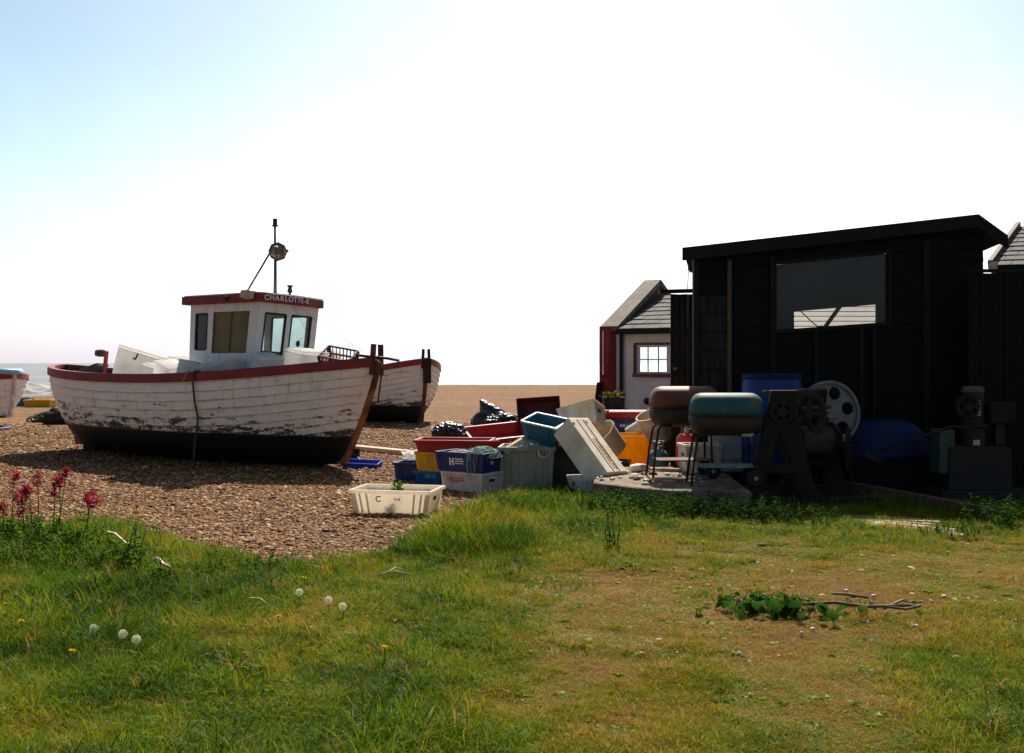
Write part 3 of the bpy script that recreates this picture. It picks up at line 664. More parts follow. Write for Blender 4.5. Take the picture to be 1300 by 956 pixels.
for q in (.37+.217,.37+.433): wn_.beam(H(q,.045,1.38),H(q,.045,1.86),.03,.022)
wn_.beam(H(.39,.045,1.62),H(1.0,.045,1.62),.03,.022)
wf=wn_.build('window',M['rim_white'],hut)
mb=MB(); mb.add([H(.39,.06,1.38),H(1.0,.06,1.38),H(1.0,.06,1.86),H(.39,.06,1.86)],[(0,1,2,3)]); mb.build('pane',M['glass'],wf,fix=False)
mb=MB(); mb.beam(H(.31,-.03,1.315),H(1.06,-.03,1.315),.10,.07); mb.build('window_sill',M['stem_rust_b'],hut)
mb=MB(); mb.beam(H(.335,-.012,1.35),H(.335,-.012,1.90),.03,.06).beam(H(.32,-.012,1.92),H(1.05,-.012,1.92),.03,.045); mb.build('brick_surround',M['stem_rust_b'],hut)
MB().lathe([(.0,0),(.06,.0),(.07,.03),(.03,.06),(0,.06)],10,frame(H(.62,-.06,.82),z=-hd,x=he)).build('outside_tap',M['iron'],hut)
# red door leaf folded back against the gable end
dx0,dx1=(760-650)/F*20,(774-650)/F*20
mb=MB()
for k in range(3): mb.box((dx0+(k+.5)*(dx1-dx0)/3,19.86,1.14),((dx1-dx0)/3-.006,.045,2.24))
dr=mb.build('door',M['red_paint'],hut)
mb=MB(); mb.beam((dx0+.02,19.825,1.0),(dx1-.03,19.825,1.55),.02,.09).box(((dx0+dx1)/2,19.825,1.02),(.19,.02,.09)); mb.build('ledge',M['red_paint'],dr)
MB().box((dx0+.03,19.82,1.05),(.07,.03,.05)).build('handle',M['steel'],dr)
# ------------------------------------------------------------------ clinker boats
class Hull:
    def __init__(s,L,B,gm,gb,gs,k0=.13,rb=.62,rs=.45,full=2.3,sfull=3.2,n=14):
        s.L=L;s.B=B;s.gm=gm;s.gb=gb;s.gs=gs;s.k0=k0;s.rb=rb;s.rs=rs;s.full=full;s.sfull=sfull;s.n=n
    def g(s,u):
        return s.gm+(s.gb-s.gm)*max(0,u)**2.0+(s.gs-s.gm)*max(0,-u)**2.2
    def w(s,u):
        p=s.full if u>0 else s.sfull
        return max(0,1-abs(u)**p)**(.78 if u>0 else .72)
    def k(s,u): return s.k0+.06*abs(u)**3
    def pt(s,u,t,off=0,side=-1):
        th=t*PI/2; e=.62+.65*abs(u)**2.2
        zt=1-math.cos(th); zt=zt**(1-.25*abs(u)**2)
        g=s.g(u);k=s.k(u); z=k+(g-k)*zt
        y=s.B/2*s.w(u)*math.sin(th)**e if t>0 else 0
        rk=(s.rb if u>0 else s.rs)*abs(u)**3*((1-zt)**1.35)
        x=s.L/2*u-math.copysign(rk,u)
        if t>=0 and u!=0: pass
        return Vector((x,side*(y+off+.03),z))
    def us(s,m=36):
        return [math.sin((i/m*2-1)*PI/2) for i in range(m+1)]
    def make(s,parent,hm,inner,red,deckm,deck_z,band=.125,stem='stem_rust',m=40):
        us=s.us(m); n=s.n; ts=[(i/n)**.92 for i in range(n+1)]; mb=MB()
        for side in (-1,1):
            for i in range(n):
                vs=[];fs=[]
                for u in us:
                    o=.034*(1-abs(u)**12)
                    b_=s.pt(u,ts[i],o if i else 0,side); t_=s.pt(u,ts[i+1],.002,side); mid=s.pt(u,(ts[i]+ts[i+1])/2,o*.55,side)
                    low=s.pt(u,ts[i],.0,side)
                    vs+= [low,b_,mid,t_]
                for j in range(len(us)-1):
                    for c in range(3):
                        a=j*4+c; fs.append((a,a+4,a+5,a+1))
                mb.add(vs,fs)
        # inner skin
        hull=mb.build('hull',hm,parent,fix=True)
        la=hull.data.attributes.new('lap','FLOAT','POINT'); la.data.foreach_set('value',np.tile(np.array([.8,.0,.0,1.0],dtype=np.float32),len(mb.v)//4))
        mb=MB()
        for side in (-1,1):
            vs=[];fs=[]
            for u in us:
                uu=u*.975
                for i in range(9):
                    t=.25+.75*i/8; p=s.pt(uu,t,-.06,side); p.y=side*max(0,side*p.y); vs.append(p)
            for j in range(len(us)-1):
                for c in range(8): a=j*9+c; fs.append((a,a+9,a+10,a+1))
            mb.add(vs,fs)
        mb.build('inner_planking',inner,parent,smooth=True,fix=True)
        # deck
        mb=MB(); vs=[];fs=[]
        def half(u):
            lo,hi=0,1
            for _ in range(20):
                md=(lo+hi)/2
                if s.pt(u,md).z<deck_z: lo=md
                else: hi=md
            return s.pt(u,hi,-.05)
        for u in us:
            p=half(u*.97); vs+=[(p.x,-abs(p.y),deck_z),(p.x,abs(p.y),deck_z)]
        for j in range(len(us)-1): fs.append((2*j,2*j+1,2*j+3,2*j+2))
        mb.add(vs,fs); mb.build('deck_boards',deckm,parent)
        # gunwale: red rubbing band outside and capping rail
        for side in (-1,1):
            mb=MB(); vs=[];fs=[]
            for u in us:
                p=s.pt(u,1,0,side); g=p.z; o=.045; y=p.y; sg=side
                yo=y+sg*o; yi=y-sg*.085
                if sg*yi<0.0: yi=0
                vs+=[(p.x,yo-sg*.012,g-band),(p.x,yo,g-band+.012),(p.x,yo,g-.012),(p.x,yo-sg*.012,g+.012),(p.x,yi,g+.012),(p.x,yi,g-.045)]
            for j in range(len(us)-1):
                for c in range(6):
                    a=j*6+c; b_=j*6+(c+1)%6; fs.append((a,a+6,b_+6,b_))
            fs+= [tuple(range(6)),tuple(range((len(us)-1)*6,len(us)*6))]
            mb.add(vs,fs); mb.build('gunwale',red,parent)
        # stem and sternpost, keel
        for sg,top,nm in ((1,.02,'stem'),(-1,-.02,'sternpost')):
            mb=MB(); P=[]
            for i in range(11):
                p=s.pt(sg,max(i/10,.001)); P.append((p.x,p.z))
            P.append((P[-1][0]+sg*.02,P[-1][1]+top)); vs=[];fs=[]
            for i,(x,z) in enumerate(P):
                for dx,dy in ((-.10,-.055),(.05,-.04),(.05,.04),(-.10,.055)): vs.append((x+sg*dx,dy,z))
            for i in range(len(P)-1):
                for c in range(4): a=i*4+c; b_=i*4+(c+1)%4; fs.append((a,a+4,b_+4,b_))
            fs+=[(0,1,2,3),tuple(range(len(P)*4-4,len(P)*4))]
            mb.add(vs,fs); mb.build(nm,M[stem] if sg>0 else M['dark_red_post'],parent,bevel=.006)
        a=s.pt(1,.001); b_=s.pt(-1,.001)
        MB().box(((a.x+b_.x)/2-.05,0,s.k0-.02),(a.x-b_.x-.75,.09,.14)).build('keel',M['iron'],parent)
        return hull
def bow_posts(h,parent,mt='dark_red_post',ht=.20):
    p=h.pt(1,1)
    for sy in (-1,1):
        MB().box((p.x-.03,sy*.085,p.z+ht/2-.12),(.065,.06,ht+.24),Matrix.Rotation(R(sy*3),3,'X')).build('bow_post',M[mt],parent,bevel=.008)
    MB().tube([(p.x-.03,-.1,p.z+.0),(p.x-.03,.1,p.z+.0)],.03,10).build('fairlead_roller',M['iron'],parent,smooth=True)

# --- the boat with the wheelhouse
bow=Vector((-1.93,14.5,0)); bdir=Vector((.826,-.563,0)).normalized(); LA=7.6
ca=bow-bdir*(LA/2); angA=math.atan2(bdir.y,bdir.x)
MA=Matrix.Translation(ca)@Matrix.Rotation(angA,4,'Z')@Matrix.Rotation(R(-2),4,'X')
boatA=thing('fishing_boat','white clinker fishing boat with red gunwale and wheelhouse lettered CHARLOTTE-E','boat',M=MA)
hA=Hull(LA,2.5,1.33,1.62,1.52,k0=.03)
hA.make(boatA,M['hull_a'],M['inner_blue'],M['gunwale_red'],M['deck'],.82); bow_posts(hA,boatA)
MAI=MA.inverted()
# iron band and ropes on the stem
MB().tube([(LA/2-.30,-.13,1.66),(LA/2+.02,-.10,1.63),(LA/2+.16,.0,1.62),(LA/2+.12,.3,1.60)],.02,8).build('bow_fitting',M['iron'],boatA,smooth=True)
for off,d in ((.02,.42),(.10,.62)):
    MB().tube([(LA/2+.02,-.10,1.62),(LA/2+.10+off,-.16,1.52),(LA/2+.12+off,-.18,1.34),(LA/2+.06+off,-.17,1.62-d)],.014,6).build('mooring_loop',M['rope'],boatA,smooth=True)
# wheelhouse
x0,x1,hw,zf,zr=.42,1.80,.60,.83,2.44
rake=.20
def wh(u,v): return 0
wheel=MB()
def sidefn(sy):
    # u from aft to forward, top of the forward edge leans forward
    return lambda u,v,w: Vector((x0+u*(1+(rake*v/(zr-zf))/(x1-x0)),sy*(hw-w),zf+v))
Wd=x1-x0; Hh=zr-zf
vlo,vhi=Hh-.76,Hh-.13
win_side=[(.12,.36,vlo+.06,vhi-.02),(.48,1.20,vlo,vhi)]
panel(wheel,Wd,Hh,win_side,sidefn(-1),.035); panel(wheel,Wd,Hh,win_side,sidefn(1),.035)
ffn=lambda u,v,w: Vector((x1-w+rake*v/Hh,-hw+.036+u,zf+v))
FW=2*hw-.072
win_f=[(.09,.50,vlo-.02,vhi-.03),(.62,1.03,vlo-.02,vhi-.03)]
panel(wheel,FW,Hh,win_f,ffn,.035)
panel(wheel,FW,Hh,[(.12,.62,.05,Hh-.12),(.70,1.0,vlo,vhi)],lambda u,v,w: Vector((x0+w,-hw+.036+u,zf+v)),.035)
WH=wheel.build('wheelhouse',M['hut_white'],boatA)
def wframe(fn,h,mt,inset=.012,wd=.028):
    mb=MB(); u0,u1,v0,v1=h
    for a,b_ in (((u0,v0),(u1,v0)),((u0,v1),(u1,v1)),((u0,v0),(u0,v1)),((u1,v0),(u1,v1))):
        mb.beam(fn(a[0],a[1],inset),fn(b_[0],b_[1],inset),wd,wd)
    o=mb.build('window',M[mt],WH); return o
for fn,hs,sd in ((sidefn(-1),win_side,'near'),(sidefn(1),win_side,'far'),(ffn,win_f,'front')):
    for k,h in enumerate(hs):
        near_big=(sd=='near' and k==1)
        o=wframe(fn,h,'panel_tan' if near_big else 'black_plastic',wd=.022 if near_big else .03)
        u0,u1,v0,v1=h; pm=MB(); pm.add([fn(u0,v0,.02),fn(u1,v0,.02),fn(u1,v1,.02),fn(u0,v1,.02)],[(0,1,2,3)])
        p=pm.build('pane',M['panel_tan'] if near_big else (M['dark_glass'] if (sd=='near') else M['glass_grey']),o,fix=False)
        if near_big:
            p['label']='window blanked with a tan board'; MB().beam(fn((u0+u1)/2,v0+.02,.012),fn((u0+u1)/2,v1-.02,.012),.012,.01).build('board_joint',M['deck'],o)
# crack star in the second front pane
u0,u1,v0,v1=win_f[1]; mb=MB(); rnd=random.Random(3)
for k in range(16):
    a=k*2*PI/16+rnd.uniform(-.15,.15); l=rnd.uniform(.05,.17); c=(u0+.20,v0+.2)
    p=[]
    for q in (0,.5,1): p.append(ffn(min(max(c[0]+math.cos(a+rnd.uniform(-.2,.2)*q)*l*q,u0+.01),u1-.01),min(max(c[1]+math.sin(a)*l*q,v0+.01),v1-.01),.016))
    mb.tube(p,[.004,.002,.001],4)
for k in range(10):
    a=k*.628; mb.box(ffn(u0+.20+.022*math.cos(a),v0+.2+.028*math.sin(a),.016),(.004,.032,.036))
mb.build('cracked_glass',M['iron'],WH)
# interior wheel post, seen through the panes
MB().box((x1-.25,-.05,zf+.45),(.25,.7,.9)).build('console',M['dark_in'],WH,bevel=.02)
# roof with red fascia
def roofpoly(o): return [(x0-.14-o,-hw-.07-o),(x1+rake+.02,-hw-.09-o),(x1+rake+.13+o,-hw*.45),(x1+rake+.16+o,0),(x1+rake+.13+o,hw*.45),(x1+rake+.02,hw+.09+o),(x0-.14-o,hw+.07+o)]
mb=MB(); mb.prism(roofpoly(0),zr-.005,zr+.125,axis='z'); RF=mb.build('roof',M['gunwale_red'],WH,bevel=.012)
mb=MB(); mb.prism(roofpoly(-.03),zr+.124,zr+.14,axis='z'); mb.build('roof_top',M['hut_white'],RF)
# lettering on the forward fascia
def text(body,size,mt,parent,Mx,ext=.002,name='lettering'):
    c=bpy.data.curves.new(name,'FONT'); c.body=body; c.size=size; c.align_x='CENTER'; c.align_y='CENTER'; c.extrude=ext; c.offset=size*.018
    o=bpy.data.objects.new(name,c); COL.objects.link(o); bpy.context.view_layer.update()
    me=bpy.data.meshes.new_from_object(o.evaluated_get(bpy.context.evaluated_depsgraph_get())); bpy.data.objects.remove(o)
    me.materials.clear(); me.materials.append(mt); o=bpy.data.objects.new(name,me); COL.objects.link(o); o.parent=parent; o.matrix_local=Mx
    return o
fa=Vector((x1+rake+.02,-hw-.09,0)); fb=Vector((x1+rake+.13,-hw*.45,0)); fc=Vector((x1+rake+.16,0,0)); fd=Vector((x1+rake+.13,hw*.45,0)); fe=Vector((x1+rake+.02,hw+.09,0))
def along(s):
    pts=[fa,fb,fc,fd,fe]
    for a,b_ in zip(pts,pts[1:]):
        l=(b_-a).length
        if s<=l or b_ is fe: return a+(b_-a)*(s/l),(b_-a).normalized()
        s-=l
word='CHARLOTTE-E'; wid={'C':.078,'H':.082,'A':.078,'R':.076,'L':.062,'O':.088,'T':.064,'E':.066,'-':.05}
s_=.12
for ch in word:
    s_+=wid[ch]/2; p,d=along(s_); nrm=Vector((d.y,-d.x,0))
    mx=frame((p.x+nrm.x*.004,p.y+nrm.y*.004,zr+.062),x=d,z=nrm); text(ch,.112,M['letter_white'],RF,mx); s_+=wid[ch]/2+.006
# flood light, vents, small lamp
mb=MB(); mb.box((x1+rake-.10,-hw-.17,zr+.09),(.17,.13,.11),Matrix.Rotation(R(-12),3,'X')).box((x1+rake-.10,-hw-.09,zr+.14),(.03,.16,.03)); mb.build('floodlight',M['beige_plastic'],RF,bevel=.012)
MB().box((x0+.92,-hw-.105,zr+.06),(.09,.035,.07)).build('fascia_lamp',M['black_plastic'],RF,bevel=.008)
mb=MB(); z0=zr+.14; mb.lathe([(.035,0),(.035,.03),(.02,.03),(.02,.06),(.04,.06),(.04,.11),(.03,.115),(.03,.15),(.045,.15),(.045,.175),(.0,.18)],12,Matrix.Translation((x1+.05,.12,z0))); mb.build('signal_lamp',M['black_plastic'],RF)
# mast
mx_,my_=1.62,.02; z0=zr+.13
mast=MB(); mast.tube([(mx_,my_,z0),(mx_-.01,my_,z0+.60),(mx_-.03,my_,z0+1.12)],.018,8)
mast=mast.build('mast',M['mast_paint'],boatA,smooth=True)
MB().tube([(mx_+.10,my_-.06,z0),(mx_+.02,my_-.01,z0+.62)],.014,8).build('stay',M['mast_paint'],mast,smooth=True)
MB().tube([(mx_-.42,my_-.24,z0),(mx_-.02,my_,z0+.82)],.016,8).build('stay',M['mast_paint'],mast,smooth=True)
mb=MB(); mb.lathe([(.0,-.01),(.035,0),(.035,.09),(.03,.1),(.0,.1)],12,Matrix.Translation((mx_-.03,my_,z0+1.12))).box((mx_-.03,my_,z0+1.11),(.09,.06,.02)); mb.build('masthead_lamp',M['lamp_dark'],mast)
bm=bmesh.new(); bmesh.ops.create_icosphere(bm,subdivisions=1,radius=.14)
mb=MB()
Cc=Matrix.Translation((mx_+.07,my_-.02,z0+.70))
for ax in range(3):
    for sg in (0,1,2):
        pass
for a in (0,60,120): mb.add([(math.cos(R(t))*.15*math.cos(R(a)),math.cos(R(t))*.15*math.sin(R(a)),math.sin(R(t))*.15) for t in range(0,360,45)],[tuple(range(8))],Cc)
mb.add([v.co*0.93 for v in bm.verts],[[v.index for v in f.verts] for f in bm.faces],Cc); bm.free()
mb.box((mx_+.24,my_-.02,z0+.70),(.08,.05,.04)); mb.build('radar_reflector',M['reflector'],mast,fix=False)
for tgt in ((3.1,-.35,1.62),(3.55,-.05,1.72)): 
    MB().tube([(x1+rake,-.05,zr+.10),((x1+rake+tgt[0])/2,(tgt[1]-.05)/2,(zr+.1+tgt[2])/2-.05),tgt],.003,4).build('wire_stay',M['steel'],boatA)
# a post and prop blocks under the stern, and things fixed inside
MB().box((-2.75,0,.06),(.34,.40,.16)).build('keel_block',M['tar'],boatA,bevel=.01)
def onA(x,y,z): return MA@Vector((x,y,z))

# --- the second boat behind
b2=Vector((-2.12,25.4,0)); d2=Vector((.50,-.866,0)).normalized(); LB=7.2; cb=b2-d2*(LB/2); angB=math.atan2(d2.y,d2.x)
boatB=thing('fishing_boat','second white clinker boat showing only its bow behind the wheelhouse boat','boat',(cb.x,cb.y,0),angB)
hB=Hull(LB,2.7,1.30,1.66,1.45,k0=.03,rb=.30)
hB.make(boatB,M['hull_b'],M['inner_blue'],M['gunwale_red'],M['deck'],.8,.14,'dark_red_post'); bow_posts(hB,boatB,'rust',.24)
p=hB.pt(1,1); MB().box((p.x+.03,0,p.z-.3),(.07,.2,.62)).build('stem_plate',M['rust'],boatB,bevel=.01)
# --- the boat cut by the left edge
LC=5.2; d3=Vector((.93,-.36,0)).normalized(); tip=at(18,500,25); tip.z=0; cc=tip-d3*(LC/2); angC=math.atan2(d3.y,d3.x)
boatC=thing('fishing_boat','white rust streaked boat at the left edge with red and pale blue gunwale','boat',(cc.x,cc.y,0),angC)
hC=Hull(LC,2.1,1.10,1.30,1.25,k0=.16,rb=.16,full=6.5,sfull=3,n=9)
hC.make(boatC,M['hull_c'],M['inner_blue'],M['red_paint'],M['deck'],.7,.13,'hull_white_post')
mb=MB(); p=hC.pt(1,1)
mb.tube([(p.x-.55,-.62,p.z+.01),(p.x-.30,-.48,p.z+.04),(p.x-.1,-.28,p.z+.045),(p.x+.04,0,p.z+.04),(p.x-.1,.28,p.z+.04)],.075,10); mb.build('bow_fender',M['pale_blue'],boatC,smooth=True)
# ------------------------------------------------------------------ fish boxes and other gear
def box_mesh(l,w,h,flare=.90,wall=.018,rim=.03,rimh=.035,holes=True,ribs=0):
    """open tapered plastic box, its base on z=0, with a turned out rim; the ends are closed"""
    mb=MB(); a,b=l/2,w/2
    def ring(x,y,z): return [(-x,-y,z),(x,-y,z),(x,y,z),(-x,y,z)]
    q=.012
    R_=[ring(a*flare,b*flare,0),ring(a-.004,b-.004,h-rimh-.004),ring(a+rim,b+rim,h-rimh),ring(a+rim,b+rim,h),ring(a-wall*.3,b-wall*.3,h),ring((a-wall)*flare,(b-wall)*flare,wall)]
    vs=[p for r in R_ for p in r]; fs=[(3,2,1,0)]
    for i in range(5):
        for k in range(4): fs.append((i*4+k,i*4+(k+1)%4,(i+1)*4+(k+1)%4,(i+1)*4+k))
    fs.append((20,21,22,23)); mb.add(vs,fs)
    for sx_ in (-1,1):                       # moulded ribs at the corners and along the sides
        for sy in (-1,1):
            mb.beam((sx_*a*flare*.97,sy*(b*flare+.004),.02),(sx_*(a-.02),sy*(b+.002),h-rimh),.05,.012,up=(0,sy,0))
    for x in [q_*a for q_ in (-.80,.80,-.62,.62)]+[-a+2*a*(k+1)/(ribs+1) for k in range(ribs)]:
        for sy in (-1,1): mb.beam((x*flare,sy*(b*flare+.003),.02),(x,sy*(b+.001),h-rimh),.022,.012,up=(0,sy,0))
    return mb
def handhole_shades(parent,l,w,h,flare=.9,mt='black_plastic',ww=.11):  # solid dark plates paint the shade of open hand holes
    for s in (-1,1):
        z=h*.62; x=s*(l/2*(flare+(1-flare)*z/h)+.003)
        MB().box((x,0,z),(.006,ww,.038),Matrix.Rotation(R(s*math.degrees(math.atan((1-flare)*l/2/h))),3,'Y')).build('hand_hole_shade',M[mt],parent,bevel=.002)
def fishbox(name,label,mt,l,w,h,M_,cat='crate',group=None,marks=(),ribs=0,bev=.006,hh=True,hole='black_plastic',rim=.03,rimh=.035,flare=.9):
    o=box_mesh(l,w,h,flare,rim=rim,rimh=rimh,ribs=ribs).build(name,M[mt],bevel=bev,M=M_); tag(o,label,cat,group)
    if hh: handhole_shades(o,l,w,h,flare,hole)
    for (txt,x,z,size,mm,side) in marks:
        fl=math.atan((1-flare)*w/2/h); yy=-(w/2*(flare+(1-flare)*z/h)+.004)
        if side=='front': mx=frame((x,yy,z),x=(1,0,0),z=(0,-math.cos(fl),-math.sin(fl)))
        else:
            fl=math.atan((1-flare)*l/2/h); xx=(l/2*(flare+(1-flare)*z/h)+.004); mx=frame((xx,x,z),x=(0,1,0),z=(math.cos(fl),0,-math.sin(fl)))
        if isinstance(txt,str): text(txt,size,M[mm],o,mx,.001)
        else:
            mb=MB()
            for (u,v,a,b) in txt: mb.box((u,v,0),(a,b,.004))
            r=mb.build('printed_mark',M[mm],o); r.matrix_local=mx
    return o
def bl(px,py,z=0): p=gp(px,py,z); return (p.x,p.y,z+hz(p.x,p.y) if z==0 else z)
CR='plastic crates heaped between the boats and the shed'
# cream crate in front: corner nearest the camera at (540,655)
near=gp(541,655); 
rzc=-30; l,w,h=.80,.50,.235
def corner_place(corner,rz,l,w,sx_=1,sy=-1,z=0,fl=.9):
    c=Matrix.Rotation(R(rz),4,'Z')@Vector((sx_*l/2*fl,sy*w/2*fl,0)); return Matrix.Translation(Vector((corner.x,corner.y,z))-c)@Matrix.Rotation(R(rz),4,'Z')
mx=corner_place(near,-11,.83,.50,z=hz(near.x,near.y)-.01)
cA=fishbox('fish_crate','cream fish crate alone on the shingle with a blue C on its side','thin_white',.83,.50,.26,mx,group=CR,marks=[('C',-.13,.165,.085,'letter_blue','front'),('THE',.07,.165,.042,'letter_faint','front')],ribs=0,hole='dark_in')
# rubbish lying in the cream crate
rnd=random.Random(5)
for k,(x,y,s,mt,lab) in enumerate(((.12,.05,.10,'net_pale','crumpled pale netting inside the cream crate'),(.25,-.02,.06,'letter_blue','scrap of blue plastic inside the cream crate'),(-.12,-.02,.08,'iron','dark lump lying at the middle of the cream crate'))):
    bm=bmesh.new(); bmesh.ops.create_icosphere(bm,subdivisions=3,radius=1); mb=MB()
    mb.add([Vector((v.co.x*s*1.5,v.co.y*s,max(-.3,v.co.z)*s*.8))*(1+.5*noise.noise(v.co*2.2+Vector((k*5,0,0)))) for v in bm.verts],[[v.index for v in f.verts] for f in bm.faces]); bm.free()
    o=tag(mb.build('crumpled_scrap',M[mt],smooth=True,M=mx@Matrix.Translation((x,y,.05))),lab,'crumpled_scrap')
# stack: navy crate on a white crate
cst=gp(611,627); z0=hz(cst.x,cst.y)
mW=corner_place(cst,-36,.62,.40,z=z0-.01)
fishbox('fish_crate','scuffed white crate with red print under the navy crate','white_plastic',.62,.42,.25,mW,group=CR,marks=[([(-.1,.03,.06,.05),(.03,.045,.16,.012),(.03,.02,.18,.012),(-.02,-.005,.1,.012)],-.08,.13,0,'letter_red','front'),([(0,0,.13,.05)],.02,.17,0,'rim_white','end')],rim=.012)
mN=mW@Matrix.Translation((-.03,0,.247))@Matrix.Rotation(R(3),4,'Z')
fishbox('fish_crate','navy blue crate draped with pale green netting on top of the white crate','blue_plastic',.70,.46,.24,mN,group=CR,marks=[([(-.09,0,.02,.09),(-.045,0,.02,.09),(-.068,0,.03,.018),(.04,.035,.12,.012),(.05,.008,.13,.012),(.04,-.02,.12,.012)],-.05,.125,0,'letter_white','front'),([(0,0,.07,.07),(0,-.045,.03,.02)],-.02,.15,0,'rim_white','end')],rim=.014)
# red crate on yellow crate behind
cy=gp(531,607); mY=rot((at(575,585,13.2).x,13.25,hz(0,13)+.20),-7,0,0)
bb=at(548,602,13.1)
fishbox('fish_crate','bright blue perforated crate at the bottom left of the heap under the yellow crate','cyan_blue',.62,.42,.16,rot((at(562,600,13.2).x,13.35,hz(-.9,13.3)),-14),group=CR,marks=[([(-.12,0,.016,.06),(-.09,0,.016,.06),(-.06,0,.016,.06),(-.03,.0,.016,.06),(0,0,.016,.06)],-.05,.10,0,'pale_blue','front')])
fishbox('fish_crate','yellow crate under the long red crate','yellow_plastic',.78,.46,.25,rot((at(570,590,13.2).x,13.3,hz(-.9,13.3)+.15),-16,0,2),group=CR,marks=[([(0,0,.09,.02),(.06,-.02,.05,.014)],.02,.13,0,'black_plastic','front')],rim=.015)
fishbox('fish_crate','long red crate resting on the yellow crate beside the small black bag','red_plastic',.95,.5,.19,rot((at(577,565,13.2).x,13.35,hz(-.9,13.3)+.375),-6,0,0),group=CR,rim=.03,hole='maroon')
fishbox('fish_crate','wide red crate tilted behind the grey bin','red_plastic',1.0,.62,.16,rot(at(640,560,14.3)+Vector((0,0,0)),16,14,-5),group=CR,rim=.03,hole='maroon')
fishbox('fish_crate','small indigo crate with crumpled plastic sheet at the left end of the heap','blue_plastic',.46,.36,.24,rot((at(527,598,13.5).x,13.6,hz(-1.2,13.5)),-15),group=CR)
fishbox('fish_tray','bright blue shallow tray under the bow of the wheelhouse boat','bright_blue',.52,.36,.11,rot((at(460,588,15.2).x,15.2,hz(-2.2,15.2)-.01),-6,4,2),cat='tray',group=CR,rim=.012,rimh=.02)
# crumpled film on the indigo crate
def lump(name,label,cat,mt,M_,s,amp=.45,freq=2.2,seed=0,sub=4,flat=-.25,sm=True):
    bm=bmesh.new(); bmesh.ops.create_icosphere(bm,subdivisions=sub,radius=1); mb=MB(); vs=[]
    for v in bm.verts:
        d=1+amp*noise.noise(v.co*freq+Vector((seed*9.1,0,0)))+amp*.5*noise.noise(v.co*freq*2.7+Vector((0,seed*3.3,0)))+amp*.25*abs(noise.noise(v.co*freq*6))
        p=v.co*d; vs.append(Vector((p.x*s[0],p.y*s[1],max(flat,p.z)*s[2])))
    mb.add(vs,[[v.index for v in f.verts] for f in bm.faces]); bm.free()
    return tag(mb.build(name,M[mt],smooth=sm,M=M_),label,cat)
lump('plastic_sheet','crumpled clear plastic sheet in the indigo crate','plastic sheet','foam_white',Matrix.Translation(Vector((at(532,578,13.6).x,13.55,.30))),(.20,.15,.10),.6,2.6,4,sm=False)
# black refuse bags
def bag(label,M_,s,seed,neck):
    bm=bmesh.new(); bmesh.ops.create_icosphere(bm,subdivisions=6,radius=1); vs=[]; nk=Vector(neck).normalized() if Vector(neck).length else Vector((0,0,1))
    for v in bm.verts:
        c=v.co.normalized(); w=Vector((noise.noise(c*1.7+Vector((seed,1,0))),noise.noise(c*1.7+Vector((2,seed,0))),noise.noise(c*1.7+Vector((0,5,seed)))))*.55
        q=c+w; r1=abs(noise.noise(q*2.3)); r2=abs(noise.noise(q*5+Vector((3,0,seed)))); r3=abs(noise.noise(q*11))
        lob=noise.noise(c*1.5+Vector((seed*2,0,0)))
        d=.98+.30*lob-.40*max(0,.28-r1)-.22*max(0,.25-r2)-.10*max(0,.22-r3); p=c*d
        t=max(0,c.dot(nk)); k=t**10; p=p*(1-.25*k)+Vector(neck)*k*.75
        vs.append(Vector((p.x*s[0],p.y*s[1],max(-.5,p.z)*s[2])))
    mb=MB(); mb.add(vs,[[v.index for v in f.verts] for f in bm.faces]); bm.free()
    return tag(mb.build('refuse_bag',M['bag'],smooth=True,M=M_),label,'bag','black refuse bags on the beach')
bag('small low black refuse bag behind the red and yellow crates',Matrix.Translation(at(570,549,14.2)+Vector((0,0,0))),(.25,.24,.15),2.2,(.2,0,.1))
bag('larger black refuse bag with a peaked tied neck on open shingle',Matrix.Translation(at(630,540,16.5)+Vector((0,0,.05))),(.38,.32,.20),5.7,(-.55,0,1.5))
# support for the bag: it lies on a folded tarpaulin heap
lump('tarpaulin','folded dark tarpaulin lying under the small black bag','tarpaulin','black_plastic',Matrix.Translation((at(572,560,14.2).x,14.2,.10)),(.34,.26,.42),.18,1.6,8,flat=-.3)
# grey bin, net in it
gb=at(671,620,12.5); zg0=hz(gb.x,12.5)
gbin=thing('fish_bin','large grey square plastic bin full of pale netting below the teal tub','bin',(gb.x,12.65,zg0),R(-6))
mb=box_mesh(.66,.52,.54,.88,.022,.022,.05,ribs=2); mb.build('bin_body',M['grey_plastic'],gbin,bevel=.015)
MB().tube([(.14,-.285,.50),(.16,-.31,.44),(.22,-.315,.42),(.28,-.31,.45),(.30,-.285,.51)],.008,6).build('rope_handle',M['cord_white'],gbin,smooth=True)
MB().tube([(-.26,-.285,.50),(-.22,-.3,.46),(-.19,-.285,.50)],.006,6).build('rope_handle',M['cord_white'],gbin,smooth=True)
def net(name,label,mt,c,s,n,r=.0035,seed=1,steps=26,drop=0):
    rnd=random.Random(seed); mb=MB()
    for k in range(n):
        p=Vector((rnd.gauss(0,.35)*s[0],rnd.gauss(0,.35)*s[1],rnd.uniform(0,1)*s[2])); d=Vector((rnd.gauss(0,1),rnd.gauss(0,1),rnd.gauss(0,.4))).normalized(); pts=[]
        for i in range(steps):
            pts.append(p.copy()); d=(d+Vector((rnd.gauss(0,.6),rnd.gauss(0,.6),rnd.gauss(0,.35)))).normalized(); p=p+d*.035
            e=(p.x/s[0])**2+(p.y/s[1])**2
            if e>1: p.x*=.93; p.y*=.93; d=-d
            top=s[2]*max(.15,(1-e*.8)); p.z=min(max(p.z,0),top)
        mb.tube(pts,r,4,cap=False)
    o=mb.build(name,M[mt],smooth=True,fix=False,loc=c); return tag(o,label,'net')
